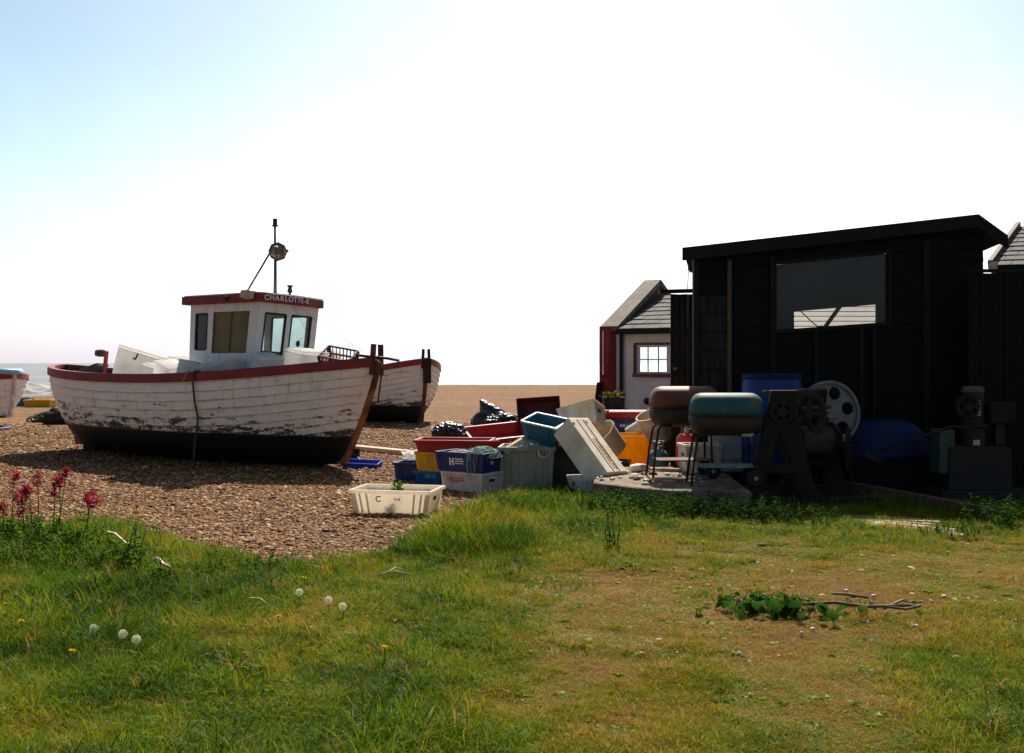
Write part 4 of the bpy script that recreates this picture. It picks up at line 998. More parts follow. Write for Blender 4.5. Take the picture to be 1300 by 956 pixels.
net('fishing_net','tangle of pale net heaped in the grey bin','net_pale',Vector((gb.x-.05,12.65,zg0+.42)),(.30,.22,.20),80,.0035,2)
lump('net_core','dense bundled net filling the grey bin','net','net_pale',Matrix.Translation((gb.x-.02,12.65,zg0+.40)),(.29,.2,.13),.3,3,6)
g2=net('fishing_net','pale green netting spilling over the navy crate','net_green',mN@Vector((.20,-.02,.18)),(.24,.20,.13),80,.003,4)
mb=MB(); rnd=random.Random(8)
for k in range(9):
    x=.12+.17*rnd.random(); L_=.12+.22*rnd.random(); y0=-.235
    pts=[mN@Vector((x,y0+.08,.25)),mN@Vector((x+.01,y0-.01,.255)),mN@Vector((x+rnd.uniform(-.03,.03),y0-.018,.25-L_*.5)),mN@Vector((x+rnd.uniform(-.05,.06),y0-.014,.25-L_))]; mb.tube(pts,.0035,4)
tag(mb.build('net_strand',M['net_green'],smooth=True),'loose green strands hanging down the front of the navy crate','net')
net('fishing_net','brownish cords lying in the left half of the navy crate','cord_white',mN@Vector((-.16,0,.17)),(.2,.17,.08),34,.0035,6)
# planks across bin
def plank(label,a,b,w,t,mt,cat='plank',name='plank',grp=None):
    a=Vector(a);b=Vector(b); mb=MB(); n=6; d=b-a
    return tag(MB().beam(a,b,w,t).build(name,M[mt],bevel=.004),label,cat,grp)
plank('pale board tilted across the left corner of the grey bin',at(640,571,12.5),at(664,556,12.6),.10,.02,'wood_pale')
plank('thin scrap of wood on the rim of the long red crate',at(620,560,13.15),at(634,559,13.15),.05,.02,'wood_pale')
# teal tub
tt=at(692,553,12.7); 
mT=Matrix.Translation(Vector((tt.x+.01,12.75,zg0+.585)))@Matrix.Rotation(R(-32),4,'Z')@Matrix.Rotation(R(9),4,'Y')@Matrix.Rotation(R(14),4,'X')
teal=tag(box_mesh(.46,.34,.27,.86,.014,.014,.03).build('storage_tub',M['teal_plastic'],bevel=.01,M=mT),'teal storage tub with a rim painted sunlit white tipped on top of the grey bin','tub')
mb=MB()
for (a,b) in (((-.246,-.186),(.246,-.186)),((.246,-.186),(.246,.186)),((.246,.186),(-.246,.186)),((-.246,.186),(-.246,-.186))): mb.beam((*a,.272),(*b,.272),.028,.02)
mb.build('rim',M['rim_white'],teal,bevel=.004)  # sunlight along the tub's edge, painted as white strips
mb=MB(); mb.tube([(-.24,-.1,.25),(-.275,-.07,.2),(-.28,.0,.14),(-.275,.06,.2),(-.24,.09,.25)],.012,8); mb.build('handle',M['rim_white'],teal,smooth=True)
# maroon box standing on edge
mB=frame(at(692,556,14.2),x=Vector((1,.25,.12)),z=Vector((.18,-.55,.25)))
fishbox('wooden_box','dark maroon wooden box standing on edge behind the teal tub','maroon',.60,.62,.18,frame((at(685,540,14.6).x,14.75,.70),x=(1,-.2,.16),z=(.0,-.85,.35)),cat='box',rim=.012,flare=.97,hh=False)
fishbox('fish_crate','dark crate on the shingle holding up the maroon box','black_plastic',.6,.5,.42,rot((at(690,540,14.6).x,14.8,0),-8),group=CR)
# big white box standing on end, leaning, and the white box lying under it
n_=Vector((.55,-.45,.70)).normalized()
MW=frame(at(757,566,12.1),y=(-.42,.42,.70),z=n_)
mb=MB(); mb.box((0,0,0),(.40,.86,.05))
mb.box((-.185,0,-.14),(.03,.86,.28)).box((.185,0,-.14),(.03,.86,.28)).box((0,.415,-.14),(.40,.03,.28)).box((0,-.415,-.14),(.40,.03,.28))
wb=tag(mb.build('white_fish_box',M['board_white'],bevel=.012,M=MW),'tall cream fish box standing on end and leaning back, base towards the sun','box')
mb=MB()
for k in range(2): mb.box((-.05+.12*k,0,.028),(.014,.8,.008))
mb.build('rib',M['board_white'],wb)
mb=MB(); rnd=random.Random(2)
for r in range(2):
    y=-.36
    while y<.10: l_=rnd.uniform(.015,.04); mb.box((.035-.04*r,y,.0265),(.012,l_,.004)); y+=l_+.014
mb.build('printed_mark',M['letter_red'],wb)
MB().box((.1,.36,.027),(.03,.03,.006)).build('sticker',M['letter_blue'],wb); MB().box((-.16,.34,.027),(.03,.025,.006)).build('sticker',M['letter_red'],wb)
fishbox('white_fish_box','long white fish box lying flat in the grass under the leaning cream box','white_plastic',.86,.45,.22,rot((at(772,605,12.0).x,12.05,hz(1.1,12)),12),cat='box',rim=.012,marks=[])
fishbox('white_fish_box','cream box tilted open behind the top of the leaning box','board_white',.5,.4,.3,rot(at(742,545,13.2),-20,-18,-16),cat='box',rim=.014)
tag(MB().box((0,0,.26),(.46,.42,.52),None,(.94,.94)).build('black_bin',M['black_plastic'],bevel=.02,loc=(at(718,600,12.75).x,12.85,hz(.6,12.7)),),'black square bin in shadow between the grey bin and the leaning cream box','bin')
lump('sacking','pale crumpled sacking on top of the black bin','sacking','rag',Matrix.Translation((at(719,575,12.8).x,12.8,.58)),(.20,.17,.13),.5,2.2,3)
plank('pale timber laid flat behind the leaning cream box',at(712,523,14.6),at(772,522,14.4),.16,.035,'wood_pale')
# buckets and tubs
def bucket(name,label,mt,r0,r1,h,M_,cat='bucket',rim=.012,group=None,n=28):
    mb=MB(); mb.lathe([(0,0),(r0,0),(r1,h-.03),(r1+rim,h-.028),(r1+rim,h),(r1-.006,h),(r0-.008,.01),(0,.01)],n); o=mb.build(name,M[mt],smooth=False,M=M_,bevel=0)
    o.data.polygons.foreach_set('use_smooth',[True]*len(o.data.polygons)); 
    try: o.data.set_sharp_from_angle(angle=R(40))
    except Exception: pass
    return tag(o,label,cat,group)
ztub=.0
bucket('plastic_tub','round orange yellow plastic tub beside the leaning cream box','orange_tub',.27,.335,.41,Matrix.Translation((at(802,586,14.6).x,14.6,hz(1.7,14.6)+.12)),'tub')
plank('flat timber baulk under the orange tub',(at(770,585,14.6).x,14.6,.06),(at(840,585,14.6).x,14.6,.06),.5,.12,'wood_brown')
bucket('plastic_bucket','pinkish beige bucket tipped over left of the orange tub','beige_plastic',.17,.21,.36,rot(at(782,571,13.9),0,20,-42),rim=.014)
bucket('plastic_bucket','white bucket lying behind the orange tub','white_plastic',.15,.18,.32,rot(at(800,555,15.2),70,62,0))
bucket('plastic_bucket','cream bucket tipped on its side under the left end of the rusty barbecue','beige_plastic',.16,.20,.40,rot(at(838,558,14.2),8,10,-24),rim=.014)
fishbox('fish_crate','dark navy crate half hidden between the leaning cream box and orange tub','blue_plastic',.4,.35,.16,rot((at(779,583,14.2).x,14.2,hz(1.4,14.2)+.05),-10),group=CR)
# stacked crates in front of the hut
zb=hz(1.8,15.6); xs_=at(797,540,15.8).x
for k,(lab,mt,h,l,rzz) in enumerate((('bottom cream crate of the stack in front of the white hut','thin_white',.24,.80,3),('middle dark blue crate of the stack in front of the white hut','blue_plastic',.22,.78,-2),('upper blue crate with small white letters in front of the white hut','blue_plastic',.25,.80,2),('red crate topmost of the stack in front of the white hut','red_plastic',.12,.74,-3))):
    fishbox('fish_crate',lab,mt,l,.5,h,rot((xs_,15.9,zb),rzz),group=CR,rim=.012,marks=([([(-.1,0,.03,.035),(-.055,0,.03,.035),(.02,.0,.09,.014)],-.03,.15,0,'letter_white','front')] if k==2 else []))
    zb+=h-.005
plank('narrow pale lath lying across the topmost red crate',(xs_-.3,15.72,zb+.012),(xs_+.45,15.7,zb+.012),.06,.02,'rim_white')
fishbox('fish_crate','maroon crate at the right behind the stack by the hut','maroon',.7,.5,.7,rot((xs_+.45,16.6,hz(2.2,16.6)),8),group=CR,hh=False)
# planter on the crates, prop post
pl=thing('planter','dark planter trough with small yellow green plants by the red door','planter',(at(780,512,18.6).x,18.6,0),R(-8))
mb=box_mesh(.36,.26,.22,.84,.012,.014,.03); o=mb.build('trough',M['pot'],pl,bevel=.008); o.location.z=.72
mb=MB(); mb.box((0,0,.36),(.5,.4,.72),None,(.95,.95)); mb.build('stand',M['tar'],pl,bevel=.01)
def leafset(mb,c,n,spread,size,rnd,up=.8,wd=.4):
    for k in range(n):
        d=Vector((rnd.gauss(0,1),rnd.gauss(0,1),rnd.uniform(.1,1.4)*up)).normalized(); p=Vector(c)+Vector((rnd.gauss(0,spread[0]),rnd.gauss(0,spread[1]),rnd.uniform(0,spread[2])))
        leaf(mb,p,d,size*rnd.uniform(.6,1.3),wd,rnd)
def leaf(mb,p,d,l,wd,rnd,droop=.35,seg=3):
    d=Vector(d).normalized(); s=d.cross(Vector((0,0,1)))
    if s.length<.05: s=Vector((1,0,0))
    s.normalize(); s=(s+Vector((rnd.gauss(0,.3),rnd.gauss(0,.3),rnd.gauss(0,.3)))).normalized(); vs=[]; q=Vector(p)
    prof=[.25,1,.85,.02] if seg==3 else [.3,.8,1,.75,.02]
    for i,w in enumerate(prof):
        t=i/(len(prof)-1); c=Vector(p)+d*l*t+Vector((0,0,-droop*l*t*t)); vs+= [c-s*w*l*wd*.5,c+s*w*l*wd*.5]
    mb.add(vs,[(2*i,2*i+1,2*i+3,2*i+2) for i in range(len(prof)-1)])
mb=MB(); leafset(mb,(0,0,.92),140,(.11,.07,.10),.08,random.Random(4)); mb.build('leaves',M['leaf_yellow'],pl,fix=False)
plank('dark post leaning against the red door',at(753,520,18.9)-Vector((0,0,.7)),at(762,486,19.4),.12,.07,'tar',name='post',cat='post')
plank('short white painted board propped beside the leaning post',at(751,517,18.3),at(770,523,18.0),.10,.03,'rim_white')
# concrete slab with rubble
slab=MB(); sp=[(at(754,613,11.1).x,11.2),(at(800,618,11.1).x,10.75),(1.75,10.45),(2.45,10.45),(2.60,12.9),(1.05,12.9)]
n=len(sp); vs=[(x,y,-.05) for x,y in sp]+[(x+.0,y,.245) for x,y in sp]
slab.add(vs,[tuple(range(n))[::-1],tuple(range(n,2*n))]+[(i,(i+1)%n,(i+1)%n+n,i+n) for i in range(n)])
slab.build('paved_slab',M['concrete'],bevel=.03)['kind']='structure'
rnd=random.Random(12)
for k in range(46):
    x=rnd.uniform(.95,2.2); y=rnd.uniform(10.9,12.6)
    if y<11.3-(x-.9)*.8: continue
    s=rnd.uniform(.012,.04)
    lump('rubble_stone',None,None,'stone_pale' if k%3 else 'stem_rust_b',Matrix.Translation((x,y,.245+s*.25))@Matrix.Rotation(rnd.random()*6,4,'Z'),(s*1.4,s,s*.8),.4,1.5,k,2,flat=-.4)
    tag(bpy.context.scene.collection.objects[-1],'small broken stone lying on the sunlit paved slab','stone','small stones on the paved slab')
plank('long thin lath lying on the slab under the rusty barbecue',(at(818,589,12.4).x,12.4,.27),(at(905,589,12.2).x,12.2,.27),.06,.03,'wood_pale')
lump('stone_lump','squat pale stone at the left end of the lath on the slab','stone','stone_pale',Matrix.Translation((at(812,587,12.3).x,12.3,.29)),(.12,.08,.055),.3,1.5,3,3,flat=-.7)
plank('short stick on the front of the slab',(at(830,612,11.3).x,11.3,.262),(at(872,606,11.4).x,11.4,.262),.03,.025,'wood_pale')
# ------------------------------------------------------------------ kettle barbecues
def capsule(l,d,z0,z1,n=40,e=2.6,top=True,m=10):
    """half of a rounded loaf shape from its rim at z0 to z1"""
    mb=MB(); vs=[];fs=[]
    for j in range(m+1):
        t=j/m*PI/2; r=max(math.cos(t),0)**(2/e*.9); z=z0+(z1-z0)*math.sin(t)**(2/e)
        for k in range(n):
            a=2*PI*k/n; ca_,sa=math.cos(a),math.sin(a)
            sc=lambda v,p: math.copysign(abs(v)**p,v)
            rr=r if j<m else 0
            x=(l/2-d*.42)*sc(ca_,.35)*(1 if j<m else 1)+d*.42*rr*sc(ca_,.8) if False else l/2*sc(ca_,.62)*(1-(1-rr)*.42) ; y=d/2*sc(sa,.62)*(rr*.97+.03)
            vs.append((x if j<m else x*.98,y,z))
    for j in range(m):
        for k in range(n): fs.append((j*n+k,j*n+(k+1)%n,(j+1)*n+(k+1)%n,(j+1)*n+k))
    fs.append(tuple(m*n+k for k in range(n))); fs.append(tuple(range(n))[::-1]); mb.add(vs,fs); return mb
def barbecue(label,lid,bowl,loc,rz,l=.80,d=.46,rimz=.79,grp=None,paper=False):
    t=thing('barbecue',label,'barbecue',loc,R(rz),grp)
    capsule(l,d,rimz+.006,rimz+.24).build('lid',M[lid],t,smooth=True)
    capsule(l,d,rimz-.006,rimz-.22).build('bowl',M[bowl],t,smooth=True)
    mb=MB(); mb.box((0,-d/2-.005,rimz),(l*.86,.012,.018)); mb.build('rim_band',M['iron'],t,bevel=.003)
    for sx_ in (-1,1):
        for sy in (-1,1):
            x=sx_*l*.34; y=sy*d*.33
            if sx_<0: pts=[(x+.10,y,rimz-.205),(x-.02,y,rimz-.20),(x-.06,y*1.05,rimz-.25),(x-.10,y*1.2,rimz-.5),(x-.13,y*1.3,.0)]
            else: pts=[(x,y,rimz-.21),(x,y,rimz-.3),(x+.01,y*1.1,.13)]
            MB().tube(pts,.013,8).build('leg',M['rust'],t,smooth=True)
    for sy in (-1,1):
        mb=MB(); mb.lathe([(.02,-.025),(.075,-.025),(.085,-.012),(.085,.012),(.075,.025),(.02,.025)],20,Matrix.Translation((l*.34+.01,sy*(d*.36+.03),.085))@Matrix.Rotation(R(90),4,'X')); w=mb.build('wheel',M['tyre'],t,smooth=False)
        MB().lathe([(.0,-.028),(.022,-.028),(.022,.028),(0,.028)],12,Matrix.Translation((l*.34+.01,sy*(d*.36+.03),.085))@Matrix.Rotation(R(90),4,'X')).build('hub',M['steel'],w)
    MB().tube([(l*.34+.01,-d*.42,.085),(l*.34+.01,d*.42,.085)],.01,8).build('axle',M['rust'],t,smooth=True)
    mb=MB()
    for k in range(5): mb.box((-.02,-.14+.07*k,.20),(l*.8,.05,.016))
    mb.build('slatted_shelf',M['wood_brown' if lid!='bbq_teal' else 'shelf_teal'],t)
    return t
GB='kettle barbecues on the slab'
barbecue('rusty brown kettle barbecue standing behind the teal one','bbq_rust','bbq_bowl',(at(866,600,11.9).x,11.75,.245),3,l=.80,d=.48,rimz=.80,grp=GB)
barbecue('teal kettle barbecue with rust patches on its lid, nearest the camera','bbq_teal','bbq_bowl',(at(918,600,11.2).x,11.05,.245),-2,l=.79,d=.46,rimz=.745,grp=GB)
mb=MB(); mb.box((0,0,0),(.125,.012,.155)); tag(mb.build('paper_label',M['paper'],M=rot(at(950,545,10.9),4,8,5)),'greenish card tag hanging at the right end of the teal barbecue','tag')
# gas bottles
def gas(label,mt,loc,r,h,extra=None):
    t=thing('gas_bottle',label,'gas bottle',loc)
    MB().lathe([(r*.8,0),(r*.85,.03),(r*.97,.06),(r,.1),(r,h-.12),(r*.93,h-.06),(r*.7,h-.015),(r*.3,h),(0,h)],26).build('bottle',M[mt],t,smooth=True)
    MB().lathe([(.045,h-.01),(.045,h+.05),(.025,h+.05),(.025,h+.09),(0,h+.09)],12).build('valve',M['steel'],t)
    mb=MB(); mb.tube([(r*.55*math.cos(a),r*.55*math.sin(a),h-.03+.13) for a in [k*PI/5 for k in range(-1,8)]],.012,6); mb.tube([(r*.55*math.cos(-.6),r*.55*math.sin(-.6),h-.05),(r*.55*math.cos(-.6),r*.55*math.sin(-.6),h+.1)],.012,6); mb.tube([(r*.55*math.cos(2.4),r*.55*math.sin(2.4),h-.05),(r*.55*math.cos(2.4),r*.55*math.sin(2.4),h+.1)],.012,6)
    mb.build('collar',M[mt],t,smooth=True); return t
gas('teal gas bottle behind the leg of the rusty barbecue','gas_teal',(at(836,590,13.2).x,13.2,hz(1.9,13.2)+.0),.13,.44)
gas('tall red gas bottle under the rusty barbecue','gas_red',(at(860,590,13.5).x,12.75,.245),.14,.44)
# boxes behind the barbecues
fishbox('white_fish_box','translucent white tub on the slab under the teal barbecue','white_plastic',.42,.34,.34,rot((at(886,592,12.4).x,12.3,.245),6),cat='box',ribs=2,rim=.02)
t=tag(MB().box((0,0,.26),(.40,.30,.52)).box((.0,-.155,.30),(.3,.02,.3)).build('white_cabinet',M['grey_white'],bevel=.012,loc=(at(926,592,12.3).x,12.45,.245)),'pale grey boxy cabinet on the slab behind the barbecue legs','cabinet')
dr_=thing('blue_drum','tall blue plastic drum with a lid behind the teal barbecue','drum',(at(981,500,12.25).x,12.3,.245))
dr_.scale=(1.03,1.03,1.17)
MB().lathe([(.30,0),(.33,.03),(.345,.1),(.35,.3),(.365,.33),(.35,.36),(.355,.75),(.34,.92),(.33,.98),(0,.98)],36).build('drum_body',M['drum_blue'],dr_,smooth=True)
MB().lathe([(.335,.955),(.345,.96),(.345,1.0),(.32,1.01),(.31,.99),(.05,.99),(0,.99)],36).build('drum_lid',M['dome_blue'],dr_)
# ------------------------------------------------------------------ old winch
wx=at(990,640,11.15).x; wn0=thing('beach_winch','rusty old beach winch with A frame cheeks and toothed gears in front of the shed','winch',(wx,11.1,0))
def cheek(y,px_off,rzz=0):
    mb=MB(); x=px_off
    mb.prism([(x-.17,1.02),(x+.13,1.02),(x+.15,1.26),(x-.13,1.26)],y-.04,y+.04)
    mb.prism([(x-.42,0),(x-.25,0),(x+.0,1.02),(x-.17,1.02)],y-.035,y+.035); mb.prism([(x+.22,0),(x+.40,0),(x+.13,1.02),(x-.04,1.02)],y-.035,y+.035)
    mb.box((x,y,.42),(.46,.06,.10)); return mb
cheek(-.14,-.02).build('cheek_frame',M['rust_dark'],wn0,bevel=.01); cheek(.50,.50).build('cheek_frame',M['rust_dark'],wn0,bevel=.01)
def gear(r,w,teeth,Mx,mt='rust_light',parent=wn0,hub=.05):
    mb=MB(); pr=[]
    n=teeth*4; vs=[];fs=[]
    for s in (-1,1):
        for k in range(n):
            rr=r if (k%4) in (0,1) else r*.9; a=2*PI*k/n; vs.append((rr*math.cos(a),rr*math.sin(a),s*w/2))
        for k in range(n): a=2*PI*k/n; vs.append((r*.72*math.cos(a),r*.72*math.sin(a),s*w/2))
    for k in range(n):
        j=(k+1)%n; fs+= [(k,j,2*n+j,2*n+k),(n+k,3*n+k,3*n+j,n+j),(k,n+k,n+j,j),(2*n+k,2*n+j,3*n+j,3*n+k)]
    mb.add(vs,fs,Mx)
    for k in range(5):
        a=2*PI*k/5; p=Mx@Vector((r*.75*math.cos(a),r*.75*math.sin(a),0)); mb.beam(Mx@Vector((0,0,0)),p,.05,w*.6)
    mb.lathe([(0,-w),(hub,-w),(hub,w),(0,w)],14,Mx); return mb.build('gear_wheel',M[mt],parent)
RX=Matrix.Rotation(R(90),4,'X'); RY=Matrix.Rotation(R(90),4,'Y')
gear(.26,.05,28,Matrix.Translation((.30,.06,1.00))@Matrix.Rotation(R(20),4,'Z')@RX,'rust')
gear(.24,.06,26,Matrix.Translation((.80,.22,.60))@Matrix.Rotation(R(72),4,'Z')@RX,'rust')
gear(.13,.06,16,Matrix.Translation((-.05,-.20,1.03))@RX,'rust')
mb=MB(); mb.tube([(-.2,-.05,1.235),(.62,.45,1.255)],.022,10).tube([(-.15,-.1,1.03),(.66,.42,1.06)],.025,10); mb.build('cross_shaft',M['rust_light'],wn0,smooth=True)
MB().lathe([(.20,-.30),(.20,-.27),(.13,-.26),(.13,.26),(.20,.27),(.20,.30)],24,Matrix.Translation((.38,.22,.70))@Matrix.Rotation(R(32),4,'Z')@RY).build('rope_drum',M['rust'],wn0,smooth=False)
mb=MB()
for k in range(16):
    c=Matrix.Translation((.38,.22,.70))@Matrix.Rotation(R(32),4,'Z')@RY; z=-.24+.03*k
    mb.tube([c@Vector((.148*math.cos(a),.148*math.sin(a),z+.03*a/6.28)) for a in [q*PI/8 for q in range(17)]],.014,6,cap=False)
mb.build('wound_rope',M['rope'],wn0,smooth=True,fix=False)
mb=MB(); mb.beam((-.45,-.14,.05),(1.1,-.0,.05),.12,.10).beam((.25,.5,.05),(1.15,.55,.05),.12,.10); mb.build('base_sill',M['rust_dark'],wn0,bevel=.01)
mb=MB(); mb.tube([(.95,.1,.55),(1.0,-.02,.50),(1.07,-.04,.48)],.025,8); mb.build('crank_end',M['rust'],wn0,smooth=True)
# pulley wheel with round holes
pw=MB(); Ro=.37; 
def holed_disc(mb,R0,nh,rh,rc,w,Mx,hubr=.07,seg=12):
    """flat disc with nh round holes at radius rc: sectors meshed between hole rings and the rims"""
    for h in range(nh):
        a0=2*PI*h/nh; n=24; ring=[];outer=[]
        for k in range(n):
            b=2*PI*k/n; ring.append((rc+rh*math.cos(b),rh*math.sin(b)))
            # ray from the hole centre to the sector border
            dx,dy=math.cos(b),math.sin(b); t=1e9; half=PI/nh
            for (nx_,ny_) in ((-math.sin(half),math.cos(half)),(-math.sin(half),-math.cos(half))):
                den=dx*nx_+dy*ny_
                if den>1e-6: t=min(t,(-(rc*nx_))/den)
            # outer circle
            bq=rc*dx; cq=rc*rc-R0*R0; t=min(t,-bq+math.sqrt(bq*bq-cq))
            cq=rc*rc-hubr*hubr; ds=bq*bq-cq
            if ds>0 and -bq-math.sqrt(ds)>0: t=min(t,-bq-math.sqrt(ds))
            outer.append((rc+dx*t,dy*t))
        rot_=lambda p,z:(p[0]*math.cos(a0)-p[1]*math.sin(a0),p[0]*math.sin(a0)+p[1]*math.cos(a0),z)
        vs=[rot_(p,-w/2) for p in ring]+[rot_(p,-w/2) for p in outer]+[rot_(p,w/2) for p in ring]+[rot_(p,w/2) for p in outer]
        fs=[]
        for k in range(n):
            j=(k+1)%n; fs+= [(k,n+k,n+j,j),(2*n+k,2*n+j,3*n+j,3*n+k),(k,j,2*n+j,2*n+k)]
        mb.add(vs,fs,Mx)
Mp=Matrix.Identity(4)
holed_disc(pw,Ro*.93,6,.075,.235,.02,Mp)
pw.lathe([(Ro*.90,-.05),(Ro*.97,-.055),(Ro,-.045),(Ro,.045),(Ro*.97,.055),(Ro*.90,.05)],64,Mp,closed=True); pw.lathe([(.0,-.05),(.08,-.05),(.08,.05),(0,.05)],24,Mp)
pc=at(1053,524,11.85)
o=tag(pw.build('pulley_wheel',M['wheel_grey'],M=frame(pc,z=Vector((.22,-1,.10)),x=(1,.42,.2)),bevel=.004),'pale grey pulley wheel with round holes beside the winch','wheel')
plank('rusty iron bracket under the pulley wheel',(pc.x-.06,pc.y+.04,0),(pc.x-.02,pc.y+.02,pc.z-.36),.08,.06,'rust_dark',name='bracket',cat='bracket')
# upturned blue hull-like cover
db=at(1124,560,12.2); mb=MB(); vs=[];fs=[]
for j in range(13):
    t=j/12*PI/2
    for k in range(40):
        a=2*PI*k/40; vs.append((.56*math.cos(a)*math.cos(t)**.7,.36*math.sin(a)*math.cos(t)**.7,.46*math.sin(t)))
for j in range(12):
    for k in range(40): fs.append((j*40+k,j*40+(k+1)%40,(j+1)*40+(k+1)%40,(j+1)*40+k))
fs.append(tuple(range(40))[::-1]); mb.add(vs,fs)
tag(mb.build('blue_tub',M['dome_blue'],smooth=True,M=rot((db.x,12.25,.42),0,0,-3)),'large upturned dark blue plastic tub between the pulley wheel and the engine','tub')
tag(MB().box((0,0,.2),(1.0,.5,.40)).box((0,-.26,.3),(.9,.03,.06)).build('timber_stack',M['tar'],loc=(db.x,12.25,.0)),'dark timber block under the upturned blue tub','timber')
# old engine at the right
en=thing('marine_engine','old dark engine on a bed with a brass topped cylinder, beside the black fence','engine',(at(1240,640,11.6).x,11.7,0))
MB().box((0,0,.36),(.72,.42,.50),None,(.96,.96)).box((0,0,.06),(.9,.5,.12)).build('engine_block',M['iron'],en,bevel=.02)
MB().box((-.36,-.02,.55),(.18,.3,.5)).build('green_tank',M['tank_green'],en,bevel=.02)
MB().lathe([(.13,.60),(.13,.82),(.16,.83),(.16,.86),(.12,.87),(.12,1.18),(.11,1.24),(.08,1.28),(0,1.28)],22,Matrix.Translation((.0,0,0))).build('cylinder',M['iron'],en,smooth=False)
MB().lathe([(.115,1.215),(.125,1.22),(.125,1.26),(.10,1.285),(0,1.29)],22).build('cylinder_cap',M['rust_light'],en)
gear(.14,.05,18,Matrix.Translation((-.12,-.14,1.06))@RX,'rust',en)
MB().box((.0,-.135,1.04),(.05,.03,.17)).build('name_plate',M['beige_plastic'],en,bevel=.006)
MB().box((.30,.02,.98),(.30,.26,.24)).build('side_tank',M['rust_dark'],en,bevel=.02)
MB().box((.30,.02,.75),(.1,.1,.3)).build('tank_bracket',M['iron'],en)
mb=MB(); mb.tube([(-.05,-.15,.80),(-.3,-.16,.84),(-.55,-.18,.76),(-.85,-.1,.64),(-1.05,0,.55)],.015,8); mb.build('hose',M['tyre'],en,smooth=True)
MB().box((-.06,-.225,.66),(.075,.012,.06)).build('white_plate',M['paper'],en)
# boards and beams on the ground
plank('long rust brown plank lying slantwise on the ground before the engine',gp(1068,627)+Vector((0,0,.09)),gp(1262,660)+Vector((0,0,.05)),.10,.14,'wood_brown')
rnd=random.Random(9)
for k in range(7):
    a=gp(1042+k*13+rnd.uniform(-8,8),657+k*2.6); b=gp(1172+k*9+rnd.uniform(-16,16),665+k*3.4)
    plank(['broken grey board, farthest of the row in the grass by the winch','second farthest broken board in the grass by the winch','third broken board in the grass by the winch','middle splintered board in the grass below the slanting plank','sunlit broken board in the nearer half of the row in the grass','second nearest sunlit broken board in the grass','nearest sunlit broken board at the edge of the grass'][k],a+Vector((0,0,.03)),b+Vector((0,0,.035)),.09,.028,'wood_pale' if k>2 else 'wood',grp='broken boards in the grass')
# plank and anchor by the bow
plank('long pale plank lying on the shingle beyond the bow',gp(448,571)+Vector((0,0,.05)),gp(516,578)+Vector((0,0,.05)),.20,.07,'wood_pale')
an=MB(); A0=gp(462,590); A0.z=0
an.tube([A0+Vector((-.28,.4,.40)),A0+Vector((-.24,.25,.24)),A0+Vector((-.12,.05,.08)),A0+Vector((.02,-.05,.0))],[.035,.05,.05,.03],8)
an.beam(A0+Vector((-.33,.4,.12)),A0+Vector((-.10,.1,.16)),.05,.16); an.beam(A0+Vector((-.27,.45,.0)),A0+Vector((-.26,.40,.72)),.05,.05)
tag(an.build('iron_anchor',M['iron']),'dark bent iron anchor arm standing under the bow in front of the blue tray','anchor')
tag(MB().beam(gp(556,545)+Vector((0,0,.02)),gp(572,542)+Vector((0,0,.05)),.35,.09).build('drift_block',M['foam_white'],bevel=.01),'small white block on the shingle beside the far boat','block')
# rope hanging over the near gunwale to the ground
s_loc=None
ux=.02; best=None
for k in range(200):
    u=-1+2*k/199; p=MA@hA.pt(u,1,.06,-1); px=650+F*p.x/p.y
    if best is None or abs(px-247)<best[0]: best=(abs(px-247),u)
u=best[1]; top=MA@hA.pt(u,1,.055,-1)
pts=[MA@(hA.pt(u,1,-.25,-1)+Vector((0.02,0,-.1))),MA@(hA.pt(u,1,-.03,-1)+Vector((0,0,.025))),top+Vector((0,0,.02)),MA@hA.pt(u,.92,.075,-1),MA@hA.pt(u,.80,.07,-1),MA@hA.pt(u,.65,.07,-1)]
e_=pts[-1]; pts+=[Vector((e_.x-.02,e_.y-.05,e_.z-.25)),Vector((e_.x-.03,e_.y-.1,.25)),Vector((e_.x,e_.y-.18,.03))]
tag(MB().tube(pts,.015,8).build('mooring_rope',M['rope'],smooth=True),'thick dark rope hanging down the near side of the wheelhouse boat','rope')
p=MA@hA.pt(u-.02,1,.06,-1); tag(MB().tube([p+Vector((0,0,.03)),p+Vector((-.05,-.02,-.03)),p+Vector((-.10,-.03,-.14))],.014,6).build('rope_end',M['rope_pale'],smooth=True),'short pale frayed rope end on the near gunwale','rope')
